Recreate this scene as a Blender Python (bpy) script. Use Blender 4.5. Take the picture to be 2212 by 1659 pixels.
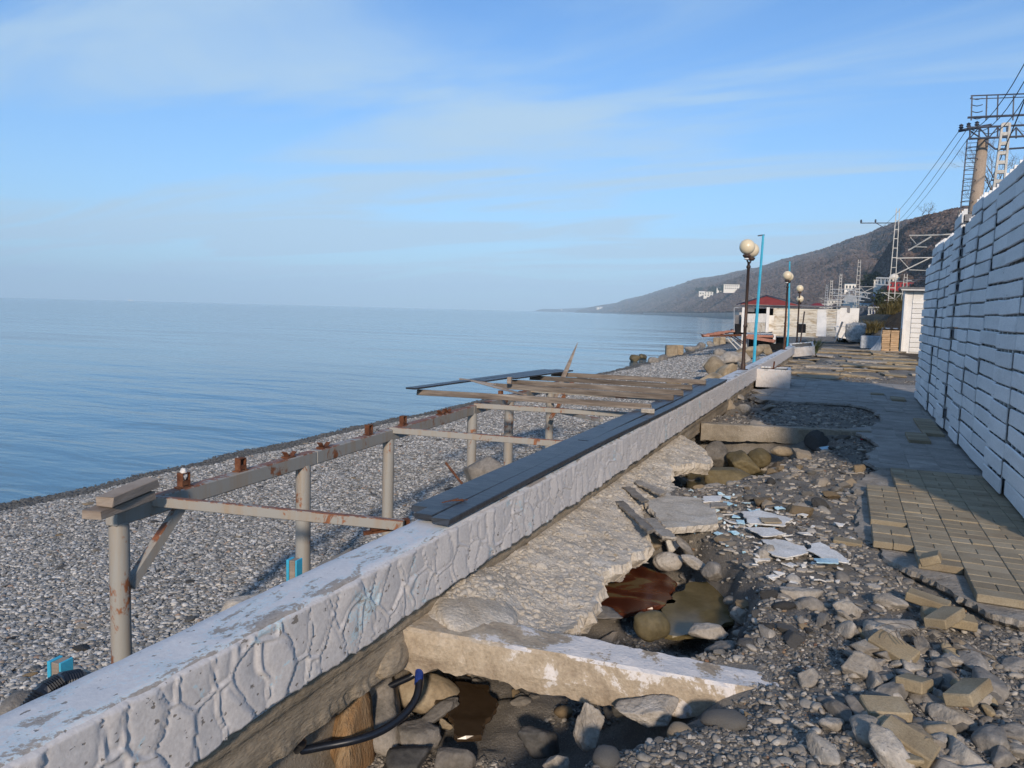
import bpy, bmesh, math, random
import numpy as np
from mathutils import Vector, Matrix, geometry
rnd = random.Random(7)
R = math.radians
for o in list(bpy.data.objects):
    bpy.data.objects.remove(o)
scn = bpy.context.scene
col = scn.collection

# ------------------------------------------------------------------ camera
# world: z = 0 is the promenade, +Y runs along the promenade, the camera stands at X = Y = 0
F_, CX_, CY_ = 1650.0, 1106.0, 829.5        # focal length and centre, in a 2212 x 1659 measuring frame
YAW, PITCH, ROLL, CAMH = R(23.4), R(-5.5), R(1.48), 1.6
fw = Vector((-math.sin(YAW)*math.cos(PITCH), math.cos(YAW)*math.cos(PITCH), math.sin(PITCH)))
r0 = Vector((math.cos(YAW), math.sin(YAW), 0)); u0 = r0.cross(fw)
rt = r0*math.cos(ROLL) + u0*math.sin(ROLL); up = -r0*math.sin(ROLL) + u0*math.cos(ROLL)
EYE = Vector((0, 0, CAMH))
cam = bpy.data.cameras.new('camera'); camo = bpy.data.objects.new('camera', cam); col.objects.link(camo)
cam.sensor_width = 36; cam.sensor_fit = 'HORIZONTAL'; cam.lens = 36*F_/2212
cam.clip_start = .05; cam.clip_end = 120000
camo.matrix_world = Matrix.Translation(EYE) @ Matrix((rt, up, -fw)).transposed().to_4x4()
scn.camera = camo
def ray(u, v): return fw + rt*((u-CX_)/F_) - up*((v-CY_)/F_)
def at(u, v, z=0.0):
    d = ray(u, v); return EYE + d*((z-CAMH)/d.z)
def atX(u, v, x):
    d = ray(u, v); return EYE + d*(x/d.x)
def atY(u, v, y):
    d = ray(u, v); return EYE + d*(y/d.y)
def atD(u, v, dist):
    d = ray(u, v); return EYE + d*(dist/math.hypot(d.x, d.y))

# ------------------------------------------------------------------ light, sky, exposure
SUN_EL, SUN_AZ = R(22), R(157)              # azimuth clockwise from +Y
sun_dir = Vector((math.sin(SUN_AZ)*math.cos(SUN_EL), math.cos(SUN_AZ)*math.cos(SUN_EL), math.sin(SUN_EL)))
sd = bpy.data.lights.new('sun', 'SUN'); sd.energy = 3.0; sd.angle = R(3.5); sd.color = (1, .83, .655)
so = bpy.data.objects.new('sun', sd); col.objects.link(so)
so.rotation_euler = sun_dir.to_track_quat('Z', 'Y').to_euler()
w = bpy.data.worlds.new('World'); scn.world = w; w.use_nodes = True
nt = w.node_tree; N = nt.nodes; L = nt.links; N.clear()
out = N.new('ShaderNodeOutputWorld'); bg = N.new('ShaderNodeBackground'); L.new(bg.outputs[0], out.inputs[0])
bg.inputs[1].default_value = .15
sky = N.new('ShaderNodeTexSky'); sky.sky_type = 'NISHITA'; sky.sun_disc = False
sky.sun_elevation = SUN_EL; sky.sun_rotation = SUN_AZ; sky.air_density = 1.0; sky.dust_density = .6; sky.ozone_density = 2.2
tc = N.new('ShaderNodeTexCoord')
sep = N.new('ShaderNodeSeparateXYZ'); L.new(tc.outputs['Generated'], sep.inputs[0])
def wmath(op, a, b=None, c=None):
    m = N.new('ShaderNodeMath'); m.operation = op
    for i, x in enumerate((a, b, c)):
        if x is None: continue
        if isinstance(x, (int, float)): m.inputs[i].default_value = x
        else: L.new(x, m.inputs[i])
    return m.outputs[0]
zz = wmath('MAXIMUM', wmath('ADD', sep.outputs[2], .10), .04)
cmb = N.new('ShaderNodeCombineXYZ')
L.new(wmath('DIVIDE', sep.outputs[0], zz), cmb.inputs[0]); L.new(wmath('DIVIDE', sep.outputs[1], zz), cmb.inputs[1])
mp = N.new('ShaderNodeMapping'); mp.inputs['Rotation'].default_value = (0, 0, R(-12)); mp.inputs['Scale'].default_value = (.35, 1.15, 1)
mp.inputs['Location'].default_value = (.4, 1.9, 0)
L.new(cmb.outputs[0], mp.inputs[0])
n1 = N.new('ShaderNodeTexNoise'); n1.inputs['Scale'].default_value = 1.15; n1.inputs['Detail'].default_value = 7; n1.inputs['Roughness'].default_value = .52
n1.inputs['Distortion'].default_value = .9
L.new(mp.outputs[0], n1.inputs[0])
r1 = N.new('ShaderNodeMapRange'); r1.inputs[1].default_value = .40; r1.inputs[2].default_value = .66; r1.interpolation_type = 'SMOOTHSTEP'
L.new(n1.outputs[0], r1.inputs[0])
mixc = N.new('ShaderNodeMix'); mixc.data_type = 'RGBA'
low = wmath('POWER', wmath('SUBTRACT', 1.0, wmath('MINIMUM', wmath('MAXIMUM', sep.outputs[2], 0), 1.0)), 5.0)   # thin veil, the same all round, thickening to the horizon
veil = wmath('ADD', wmath('MULTIPLY', r1.outputs[0], .72), wmath('MULTIPLY', low, .80))
L.new(wmath('MINIMUM', veil, .92), mixc.inputs[0])
tint = N.new('ShaderNodeMix'); tint.data_type = 'RGBA'; tint.blend_type = 'MULTIPLY'; tint.inputs[0].default_value = 1
L.new(sky.outputs[0], tint.inputs[6]); tint.inputs[7].default_value = (.34, .57, .80, 1)
L.new(tint.outputs[2], mixc.inputs[6]); mixc.inputs[7].default_value = (2.25, 3.10, 3.95, 1)
L.new(mixc.outputs[2], bg.inputs[0])
vs = scn.view_settings; vs.view_transform = 'Standard'; vs.look = 'None'; vs.exposure = 0.57; vs.gamma = 1; vs.use_curve_mapping = False
scn.render.engine = 'CYCLES'
scn.cycles.volume_bounces = 0

# ------------------------------------------------------------------ numeric noise
def _h(ix, iy, s):
    n = (ix.astype(np.int64)*374761393 + iy.astype(np.int64)*668265263 + s*974634777) & 0xffffffff
    n = ((n ^ (n >> 13))*1274126177) & 0xffffffff
    n = ((n ^ (n >> 16))*2246822519) & 0xffffffff
    return ((n ^ (n >> 15)) & 0xffffff)/float(0xffffff)
def vn(x, y, s=0):
    x = np.asarray(x, float); y = np.asarray(y, float)
    ix, iy = np.floor(x), np.floor(y); fx, fy = x-ix, y-iy
    fx = fx*fx*(3-2*fx); fy = fy*fy*(3-2*fy)
    a, b, c, d = _h(ix, iy, s), _h(ix+1, iy, s), _h(ix, iy+1, s), _h(ix+1, iy+1, s)
    return (a*(1-fx)+b*fx)*(1-fy) + (c*(1-fx)+d*fx)*fy
def fbm(x, y, o=4, s=0, g=.5):
    t = 0; a = 1; n = 0
    x = np.asarray(x, float); y = np.asarray(y, float)
    for k in range(o):
        t = t + a*(vn(x*2**k, y*2**k, s+k*17)*2-1); n += a; a *= g
    return t/n
def sstep(e0, e1, x):
    t = np.clip((x-e0)/(e1-e0), 0, 1); return t*t*(3-2*t)
def sdist(x, y, poly):
    """signed distance, positive inside the polygon"""
    x = np.asarray(x, float); y = np.asarray(y, float)
    d = np.full(np.broadcast(x, y).shape, 1e9); ins = np.zeros(d.shape, bool)
    n = len(poly)
    for i in range(n):
        ax, ay = poly[i]; bx, by = poly[(i+1) % n]
        ex, ey = bx-ax, by-ay; l = ex*ex+ey*ey+1e-12
        t = np.clip(((x-ax)*ex+(y-ay)*ey)/l, 0, 1)
        d = np.minimum(d, (x-ax-t*ex)**2+(y-ay-t*ey)**2)
        c = ((ay > y) != (by > y)) & (x < (bx-ax)*(y-ay)/((by-ay) if by != ay else 1e-12)+ax)
        ins ^= c
    return np.where(ins, 1, -1)*np.sqrt(d)

# ------------------------------------------------------------------ materials
def newmat(name):
    m = bpy.data.materials.new(name); m.use_nodes = True
    n = m.node_tree.nodes; l = m.node_tree.links
    return m, n, l, n['Principled BSDF']
def ramp(n, l, fac, stops):
    r = n.new('ShaderNodeValToRGB'); e = r.color_ramp.elements
    while len(e) < len(stops): e.new(.5)
    for el, (p, c) in zip(e, stops): el.position = p; el.color = (*c, 1) if len(c) == 3 else c
    l.new(fac, r.inputs[0]); return r.outputs[0]
def noise(n, l, vec, sc, det=6, rough=.55, dist=0):
    t = n.new('ShaderNodeTexNoise'); t.inputs['Scale'].default_value = sc; t.inputs['Detail'].default_value = det
    t.inputs['Roughness'].default_value = rough; t.inputs['Distortion'].default_value = dist
    if vec is not None: l.new(vec, t.inputs[0])
    return t.outputs[0]
def mixrgb(n, l, fac, a, b, mode='MIX'):
    m = n.new('ShaderNodeMix'); m.data_type = 'RGBA'; m.blend_type = mode
    for i, x in ((0, fac), (6, a), (7, b)):
        if isinstance(x, (int, float)): m.inputs[i].default_value = x
        elif isinstance(x, tuple): m.inputs[i].default_value = (*x, 1) if len(x) == 3 else x
        else: l.new(x, m.inputs[i])
    return m.outputs[2]
def nmath(n, l, op, a, b=None):
    m = n.new('ShaderNodeMath'); m.operation = op
    for i, x in enumerate((a, b)):
        if x is None: continue
        if isinstance(x, (int, float)): m.inputs[i].default_value = x
        else: l.new(x, m.inputs[i])
    return m.outputs[0]
def coords(n, l, scale=(1, 1, 1), rand=True):
    t = n.new('ShaderNodeTexCoord'); mp = n.new('ShaderNodeMapping'); mp.inputs['Scale'].default_value = scale
    l.new(t.outputs['Object'], mp.inputs[0])
    if rand:
        oi = n.new('ShaderNodeObjectInfo'); s = n.new('ShaderNodeVectorMath'); s.operation = 'SCALE'
        s.inputs[0].default_value = (37, 19, 53); l.new(oi.outputs['Random'], s.inputs['Scale']); l.new(s.outputs[0], mp.inputs['Location'])
    return mp.outputs[0]
def bump(n, l, bs, h, strength, dist, prev=None):
    b = n.new('ShaderNodeBump'); b.inputs['Strength'].default_value = strength; b.inputs['Distance'].default_value = dist
    l.new(h, b.inputs['Height'])
    if prev is not None: l.new(prev, b.inputs['Normal'])
    if bs is not None: l.new(b.outputs[0], bs.inputs['Normal'])
    return b.outputs[0]
def mat(name, cols, sc=4, fine=60, rough=.85, bst=.5, bdist=.01, rand=.25, stretch=(1, 1, 1), speck=None, metal=0, fineamt=.35, band=(.3, .7), spec=.3, spsc=300, edge=None):
    m, n, l, bs = newmat(name)
    v = coords(n, l, stretch)
    a = noise(n, l, v, sc, 7, .6, .3)
    k = len(cols)
    c = ramp(n, l, a, [(band[0]+(band[1]-band[0])*i/max(1, k-1), cols[i]) for i in range(k)])
    f = noise(n, l, v, fine, 5, .65)
    g = ramp(n, l, f, [(.25, (1-fineamt,)*3), (.75, (1+fineamt*.55,)*3)])
    c = mixrgb(n, l, 1.0, c, g, 'MULTIPLY')
    if speck:
        s = noise(n, l, v, spsc if spsc else 300, 2, .5)
        sm = ramp(n, l, s, [(speck[1], (0,)*3), (speck[1]+.04, (1,)*3)])
        c = mixrgb(n, l, sm, c, speck[0])
    oi = n.new('ShaderNodeObjectInfo')
    mr = n.new('ShaderNodeMapRange'); mr.inputs[3].default_value = 1-rand; mr.inputs[4].default_value = 1+rand
    l.new(oi.outputs['Random'], mr.inputs[0])
    cv = n.new('ShaderNodeCombineColor')
    for i in range(3): l.new(mr.outputs[0], cv.inputs[i])
    c = mixrgb(n, l, 1.0, c, cv.outputs[0], 'MULTIPLY')
    l.new(c, bs.inputs['Base Color'])
    bs.inputs['Roughness'].default_value = rough; bs.inputs['Metallic'].default_value = metal
    bs.inputs['Specular IOR Level'].default_value = spec
    b1 = bump(n, l, None, a, bst*.6, bdist*4)
    bump(n, l, bs, f, bst, bdist, b1)
    return m
M = {}
M['sand'] = mat('dark beach gravel', [(.115, .105, .094), (.175, .16, .14), (.245, .222, .19)], 3.2, 90, .95, .9, .012, 0, speck=((.36, .33, .29), .66), spsc=160)
M['concrete'] = mat('weathered concrete', [(.17, .145, .11), (.27, .235, .185), (.34, .30, .25)], 3, 70, .92, .7, .008, .1, speck=((.45, .42, .38), .70), spsc=90)
M['pale_concrete'] = mat('pale lean concrete', [(.37, .32, .255), (.51, .455, .38), (.61, .565, .50)], 4, 60, .95, 1, .012, .05, speck=((.55, .52, .48), .66), spsc=55)
M['brown_concrete'] = mat('brown formwork concrete', [(.21, .172, .122), (.33, .272, .20), (.43, .365, .28)], 2.2, 55, .95, .9, .01, .05, speck=((.36, .32, .25), .72), spsc=60, stretch=(1, .5, 1.6))
M['rock_grey'] = mat('grey limestone', [(.12, .112, .10), (.20, .182, .16), (.28, .255, .225)], 5, 40, .9, .7, .01, .3)
M['rock_dark'] = mat('dark wet stone', [(.05, .05, .05), (.09, .087, .082), (.15, .14, .13)], 5, 40, .8, .5, .008, .35)
M['rock_pale'] = mat('pale broken concrete', [(.24, .21, .175), (.34, .305, .26), (.44, .405, .36)], 5, 45, .93, .9, .012, .15, speck=((.17, .16, .15), .68), spsc=60)
M['rock_tan'] = mat('tan sandstone', [(.19, .145, .09), (.29, .23, .155), (.38, .32, .23)], 3, 40, .85, .4, .008, .2)
M['rock_rust'] = mat('rust stained stone', [(.055, .018, .009), (.10, .034, .017), (.14, .098, .055)], 1.8, 30, .6, .25, .006, .05, band=(.38, .62))
M['rock_olive'] = mat('olive brown stone', [(.085, .07, .035), (.13, .105, .055), (.17, .14, .08)], 2.2, 30, .65, .3, .006, .15)
def mud(name, stops):
    m, n, l, bs = newmat(name); v = coords(n, l, (1, 1, 1), False); a = noise(n, l, v, 3.2, 4, .5, 1.2); f = noise(n, l, v, 30, 4, .6)
    c = ramp(n, l, a, stops); l.new(mixrgb(n, l, 1.0, c, ramp(n, l, f, [(.3, (.88,)*3), (.7, (1.08,)*3)]), 'MULTIPLY'), bs.inputs['Base Color'])
    bs.inputs['Roughness'].default_value = .22; bs.inputs['Specular IOR Level'].default_value = .25; bump(n, l, bs, a, .05, .01); return m
M['mud_rust'] = mud('rusty water', [(.38, (.060, .017, .009)), (.50, (.095, .030, .015)), (.555, (.11, .042, .019)), (.565, (.12, .085, .04)), (.7, (.15, .105, .055))])
M['mud_olive'] = mud('olive water', [(.35, (.10, .078, .035)), (.6, (.14, .11, .052)), (.7, (.17, .135, .065))])
M['mud_dark'] = mud('dark brown water', [(.35, (.035, .022, .012)), (.65, (.06, .040, .024))])
M['rock_orange'] = mat('orange layered sandstone', [(.16, .08, .035), (.32, .19, .09), (.40, .30, .19)], 3, 26, .9, 1, .02, .1, stretch=(2.5, 2.5, .35))
M['brick'] = mat('tan concrete brick', [(.22, .17, .105), (.29, .23, .145), (.33, .275, .19)], 5, 120, .9, .35, .004, .10)
M['paver'] = mat('tan paving brick', [(.21, .165, .11), (.285, .235, .16), (.34, .29, .21)], 2, 120, .92, .35, .004, .12)
M['paver_grey'] = mat('grey dusty paving', [(.20, .188, .172), (.28, .265, .245), (.37, .345, .315)], 2.5, 60, .95, .6, .006, .10)
M['plaster_sheet'] = mat('white plaster flake', [(.55, .52, .48), (.68, .66, .62), (.74, .72, .69)], 6, 80, .85, .3, .004, .1)
M['white'] = mat('white paint', [(.62, .61, .58), (.72, .71, .69), (.76, .75, .73)], 3, 90, .7, .2, .003, .06)
M['board'] = mat('white painted pallet board', [(.60, .61, .62), (.72, .725, .73), (.77, .775, .78)], 2.2, 40, .6, .3, .004, .09, stretch=(1, .4, 1.5), speck=((.30, .29, .27), .735), spsc=26, fineamt=.12)
M['gap_shade'] = mat('pallet deck with gap shade', [(.10, .10, .105), (.18, .18, .19), (.28, .28, .29)], 3, 40, .9, .3, .004, .1)  # white pallets' deck coloured dark: shade in the gaps between boards, painted in
M['grey_wood'] = mat('weathered grey timber', [(.17, .125, .095), (.29, .235, .19), (.38, .33, .28)], 3, 16, .9, .8, .006, .12, stretch=(.35, .35, 3), fineamt=.3)
M['timber'] = mat('weathered joist timber', [(.08, .062, .05), (.17, .14, .115), (.27, .235, .20)], 2.6, 12, .9, .9, .006, .28, stretch=(.4, .4, 5), fineamt=.45)
M['black_plank'] = mat('charcoal decking board', [(.022, .025, .030), (.038, .043, .052), (.07, .075, .08)], 2.5, 12, .42, .5, .004, .12, stretch=(7, .3, 2), fineamt=.3, spec=.5)
M['rust'] = mat('rust', [(.06, .022, .012), (.13, .05, .025), (.21, .10, .05)], 9, 60, .9, .6, .004, .1)
M['blue'] = mat('turquoise paint', [(.03, .30, .46), (.05, .38, .56), (.08, .42, .58)], 3, 40, .55, .2, .002, .05, fineamt=.15)
M['lamp_pole'] = mat('brown black lamp paint', [(.025, .018, .016), (.045, .03, .025), (.10, .045, .025)], 6, 40, .5, .4, .003, .1, stretch=(1, 1, .4))
M['globe'] = mat('cream lamp globe', [(.62, .52, .34), (.68, .58, .41), (.7, .6, .45)], 3, 30, .28, .02, .001, .03, fineamt=.05, spec=.5)
M['steel'] = mat('galvanised steel', [(.22, .24, .27), (.30, .33, .37), (.38, .40, .42)], 2, 30, .5, .2, .002, .1, metal=.3)
M['steel_dark'] = mat('dark painted steel', [(.05, .06, .085), (.08, .095, .13), (.12, .13, .16)], 2, 30, .5, .2, .002, .1)
M['mast_white'] = mat('pale mast paint', [(.40, .40, .38), (.52, .51, .48), (.58, .57, .54)], 2, 30, .7, .2, .002, .05)
M['pole_concrete'] = mat('spun concrete pole', [(.30, .24, .19), (.37, .30, .24), (.42, .35, .29)], 1.5, 40, .9, .3, .004, .05)
M['wire'] = mat('cable', [(.02, .03, .05), (.03, .04, .06)], 2, 30, .6, .1, .001, .05)
M['hose'] = mat('black polyethylene hose', [(.008, .010, .016), (.012, .015, .022)], 4, 60, .32, .1, .001, 0, spec=.5)
M['tape'] = mat('blue tape', [(.012, .035, .18), (.02, .05, .24)], 4, 60, .5, .1, .001, 0)
M['red_roof'] = mat('dark red metal roof', [(.14, .018, .022), (.19, .025, .03), (.22, .04, .04)], 1, 20, .55, .2, .01, .05, fineamt=.1)
M['terracotta'] = mat('terracotta tile', [(.26, .11, .075), (.38, .18, .13), (.42, .26, .2)], 3, 20, .9, .4, .01, .1)
M['siding'] = mat('stained white siding', [(.44, .36, .26), (.70, .66, .58), (.75, .72, .66)], 1.6, 18, .8, .3, .004, .04, stretch=(1, 1, 2.2), band=(.36, .60), fineamt=.12)
M['black'] = mat('dark void', [(.006, .006, .008), (.012, .012, .014)], 3, 30, .9, .1, .001, 0)  # paints the darkness inside the cabin's openings; also colours the terrace debris
M['navy'] = mat('navy fascia', [(.010, .015, .04), (.02, .03, .07)], 3, 30, .5, .1, .001, 0)
M['film'] = mat('grey plastic wrap', [(.20, .205, .21), (.32, .33, .335), (.50, .51, .52)], 5, 14, .22, .9, .03, .05, spec=.6)
M['tarp'] = mat('pale grey tarpaulin', [(.34, .37, .41), (.42, .45, .49)], 3, 12, .45, .6, .02, .05)
M['cloth_red'] = mat('red cloth', [(.38, .012, .02), (.5, .02, .03)], 6, 60, .8, .3, .004, 0)
M['blue_white'] = mat('pale blue painted fragment', [(.25, .48, .62), (.42, .60, .70), (.6, .7, .74)], 6, 60, .6, .2, .003, .1)
M['grass'] = mat('dry grass', [(.10, .085, .030), (.16, .13, .05), (.22, .18, .08)], 1.5, 20, .9, .1, .002, .2)
M['leaf'] = mat('dark shrub leaf', [(.012, .020, .008), (.024, .036, .014), (.045, .055, .024)], 2.5, 20, .7, .1, .002, .25)
M['palm'] = mat('yucca leaf', [(.035, .055, .03), (.06, .085, .045), (.10, .12, .06)], 3, 20, .6, .1, .002, .1)
M['bark'] = mat('bare branch bark', [(.10, .085, .07), (.16, .14, .12)], 3, 40, .95, .3, .004, .1)
M['bank'] = mat('brown earth bank', [(.05, .036, .024), (.085, .062, .04), (.12, .10, .055)], .25, 3, .95, .8, .15, 0)
M['far_wall'] = mat('far pale wall', [(.66, .63, .56), (.78, .75, .69)], .2, 2, .9, .1, .01, .1, fineamt=.1)
M['far_blue'] = mat('far blue cladding', [(.02, .07, .30), (.03, .09, .36)], .2, 2, .7, .1, .01, 0, fineamt=.1)
M['far_red'] = mat('far red cladding', [(.28, .02, .025), (.34, .03, .03)], .2, 2, .7, .1, .01, 0, fineamt=.1)
M['far_grey'] = mat('far grey roof', [(.12, .12, .13), (.2, .2, .21)], .2, 2, .7, .1, .01, 0)
M['far_sky'] = mat('far light blue roof', [(.20, .34, .50), (.26, .42, .58)], .2, 2, .6, .1, .01, 0)
M['glass'] = mat('dark window glass', [(.02, .025, .035), (.03, .04, .05)], 1, 5, .15, .02, .001, .2, spec=.6)
M['promenade'] = mat('distant sea wall', [(.36, .31, .27), (.46, .41, .36), (.30, .27, .25)], .02, .3, .95, .1, .1, 0)

def steel_paint():
    m, n, l, bs = newmat('peeling grey steel paint')
    v = coords(n, l, (1, 1, .6)); a = noise(n, l, v, 5, 8, .7, .6); b = noise(n, l, v, 45, 5, .6)
    geo = n.new('ShaderNodeNewGeometry'); sx = n.new('ShaderNodeSeparateXYZ'); l.new(geo.outputs['Normal'], sx.inputs[0])
    up_ = nmath(n, l, 'MULTIPLY', nmath(n, l, 'MAXIMUM', sx.outputs[2], 0), .17)     # rain sits on the upward faces and rusts them
    f = nmath(n, l, 'ADD', nmath(n, l, 'ADD', a, nmath(n, l, 'MULTIPLY', nmath(n, l, 'SUBTRACT', b, .5), .25)), up_)
    mask = ramp(n, l, f, [(.585, (0,)*3), (.64, (1,)*3)])
    stain = ramp(n, l, noise(n, l, coords(n, l, (3, 3, .35)), 4, 6, .6), [(.45, (0,)*3), (.8, (.75,)*3)])
    base = mixrgb(n, l, stain, (.28, .272, .25), (.29, .19, .10))
    c = mixrgb(n, l, mask, base, ramp(n, l, b, [(.3, (.10, .032, .014)), (.7, (.27, .105, .04))]))
    l.new(c, bs.inputs['Base Color']); bs.inputs['Roughness'].default_value = .6
    bump(n, l, bs, f, .4, .004); return m
M['steel_paint'] = steel_paint()

def parapet_mat(name, lo, wear_lo, wear_hi, blue=.5, pc=((.52, .52, .53), (.61, .605, .605))):
    m, n, l, bs = newmat(name)
    v = coords(n, l, (1, 1, 1), False)
    a = noise(n, l, coords(n, l, (1.6, .8, 1), False), 4.5, 9, .68, .5); b = noise(n, l, v, 70, 5, .6); c0 = noise(n, l, coords(n, l, (1, .35, 1), False), 1.1, 3, .5)
    sep = n.new('ShaderNodeSeparateXYZ'); t = n.new('ShaderNodeTexCoord'); l.new(t.outputs['Object'], sep.inputs[0])
    # trodden inner edge has lost its paint
    e = n.new('ShaderNodeMapRange'); e.inputs[1].default_value = -2.05; e.inputs[2].default_value = -1.86; e.inputs[3].default_value = -.06; e.inputs[4].default_value = .075
    l.new(sep.outputs[0], e.inputs[0])
    f = nmath(n, l, 'ADD', nmath(n, l, 'ADD', a, e.outputs[0] if lo else 0.0), nmath(n, l, 'MULTIPLY', nmath(n, l, 'SUBTRACT', b, .5), .22))
    f = nmath(n, l, 'ADD', f, nmath(n, l, 'MULTIPLY', nmath(n, l, 'SUBTRACT', c0, .5), .35))
    mask = ramp(n, l, f, [(wear_lo, (0,)*3), (wear_hi, (1,)*3)])
    paint = mixrgb(n, l, ramp(n, l, b, [(.3, (0,)*3), (.7, (1,)*3)]), *pc)
    halo = ramp(n, l, f, [(wear_lo-.05, (0,)*3), (wear_lo-.005, (blue,)*3), (wear_hi, (0,)*3)])
    paint = mixrgb(n, l, halo, paint, (.42, .60, .68))
    conc = ramp(n, l, b, [(.3, (.24, .215, .19)), (.7, (.36, .33, .30))])
    c = mixrgb(n, l, mask, paint, conc)
    ch = noise(n, l, coords(n, l, (1.2, .7, 1), False), 38, 3, .5)
    chips = nmath(n, l, 'MULTIPLY', ramp(n, l, ch, [(.665, (0,)*3), (.685, (1,)*3)]), ramp(n, l, c0, [(.46, (0,)*3), (.54, (1,)*3)]))
    c = mixrgb(n, l, chips, c, (.21, .19, .17))
    l.new(c, bs.inputs['Base Color']); bs.inputs['Roughness'].default_value = .7; bs.inputs['Specular IOR Level'].default_value = .3
    b1 = bump(n, l, None, mask, .35, -.004); b2 = bump(n, l, None, chips, .5, -.004, b1); bump(n, l, bs, b, .35, .003, b2); return m
M['parapet_top'] = parapet_mat('chipped white coping paint', True, .565, .60)
M['relief'] = parapet_mat('white relief plaster paint', False, .67, .71, .8, ((.47, .445, .43), (.60, .575, .56)))

def pebble_mat(name='mixed pebbles', stops=None):
    m, n, l, bs = newmat(name)
    at_ = n.new('ShaderNodeAttribute'); at_.attribute_type = 'INSTANCER'; at_.attribute_name = 'tint'
    c = ramp(n, l, at_.outputs['Fac'], stops or [(0, (.05, .052, .052)), (.25, (.135, .135, .13)), (.5, (.225, .222, .213)), (.72, (.32, .312, .295)), (.86, (.44, .428, .405)), (.95, (.54, .525, .50)), (.975, (.30, .25, .20)), (1, (.25, .18, .14))])
    t = n.new('ShaderNodeTexCoord'); f = noise(n, l, t.outputs['Object'], 3, 5, .6)
    c = mixrgb(n, l, 1.0, c, ramp(n, l, f, [(.3, (.75,)*3), (.7, (1.2,)*3)]), 'MULTIPLY')
    l.new(c, bs.inputs['Base Color']); bs.inputs['Roughness'].default_value = .78; bs.inputs['Specular IOR Level'].default_value = .3
    return m
M['pebble'] = pebble_mat()
M['grit'] = pebble_mat('brownish grit', [(0, (.06, .057, .052)), (.35, (.14, .128, .114)), (.6, (.215, .196, .17)), (.8, (.30, .27, .23)), (.92, (.41, .375, .325)), (.96, (.42, .39, .35)), (.975, (.25, .17, .10)), (1, (.20, .11, .07))])
def beam_mat():
    m, n, l, bs = newmat('warm concrete with lime paint')
    v = coords(n, l, (1, 1, 1), False); a = noise(n, l, v, 4.5, 8, .65, .5); f = noise(n, l, v, 55, 6, .65)
    geo = n.new('ShaderNodeNewGeometry'); sx = n.new('ShaderNodeSeparateXYZ'); l.new(geo.outputs['Normal'], sx.inputs[0])
    pos = n.new('ShaderNodeSeparateXYZ'); l.new(v, pos.inputs[0])
    conc = ramp(n, l, a, [(.3, (.27, .21, .15)), (.5, (.42, .345, .255)), (.7, (.53, .455, .36))])
    conc = mixrgb(n, l, 1.0, conc, ramp(n, l, f, [(.28, (.72,)*3), (.7, (1.15,)*3)]), 'MULTIPLY')
    xr = n.new('ShaderNodeMapRange'); xr.inputs[1].default_value = -1.6; xr.inputs[2].default_value = -1.1; xr.inputs[3].default_value = -.12; xr.inputs[4].default_value = .07; l.new(pos.outputs[0], xr.inputs[0])
    k = nmath(n, l, 'ADD', nmath(n, l, 'ADD', a, xr.outputs[0]), nmath(n, l, 'MULTIPLY', nmath(n, l, 'SUBTRACT', f, .5), .25))
    k = nmath(n, l, 'ADD', k, nmath(n, l, 'MULTIPLY', nmath(n, l, 'SUBTRACT', sx.outputs[2], 1.0), .10))   # lime wash was brushed on the top
    c = mixrgb(n, l, ramp(n, l, k, [(.50, (0,)*3), (.54, (1,)*3)]), conc, (.62, .585, .56))
    l.new(c, bs.inputs['Base Color']); bs.inputs['Roughness'].default_value = .92
    b = bump(n, l, None, a, .5, .03); bump(n, l, bs, f, .8, .008, b); return m
M['beam_white'] = beam_mat()
def stone_mat():
    m, n, l, bs = newmat('assorted loose stone')
    oi = n.new('ShaderNodeObjectInfo')
    c = ramp(n, l, oi.outputs['Random'], [(0, (.035, .034, .033)), (.25, (.075, .072, .068)), (.5, (.12, .113, .103)), (.68, (.18, .165, .145)), (.8, (.27, .245, .215)), (.88, (.22, .165, .10)), (.95, (.15, .11, .065)), (1, (.38, .355, .32))])
    v = coords(n, l); f = noise(n, l, v, 22, 6, .65)
    c = mixrgb(n, l, 1.0, c, ramp(n, l, f, [(.3, (.7,)*3), (.7, (1.25,)*3)]), 'MULTIPLY')
    l.new(c, bs.inputs['Base Color']); bs.inputs['Roughness'].default_value = .85; bs.inputs['Specular IOR Level'].default_value = .3
    bump(n, l, bs, f, .5, .01); return m
M['stone'] = stone_mat()

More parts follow.
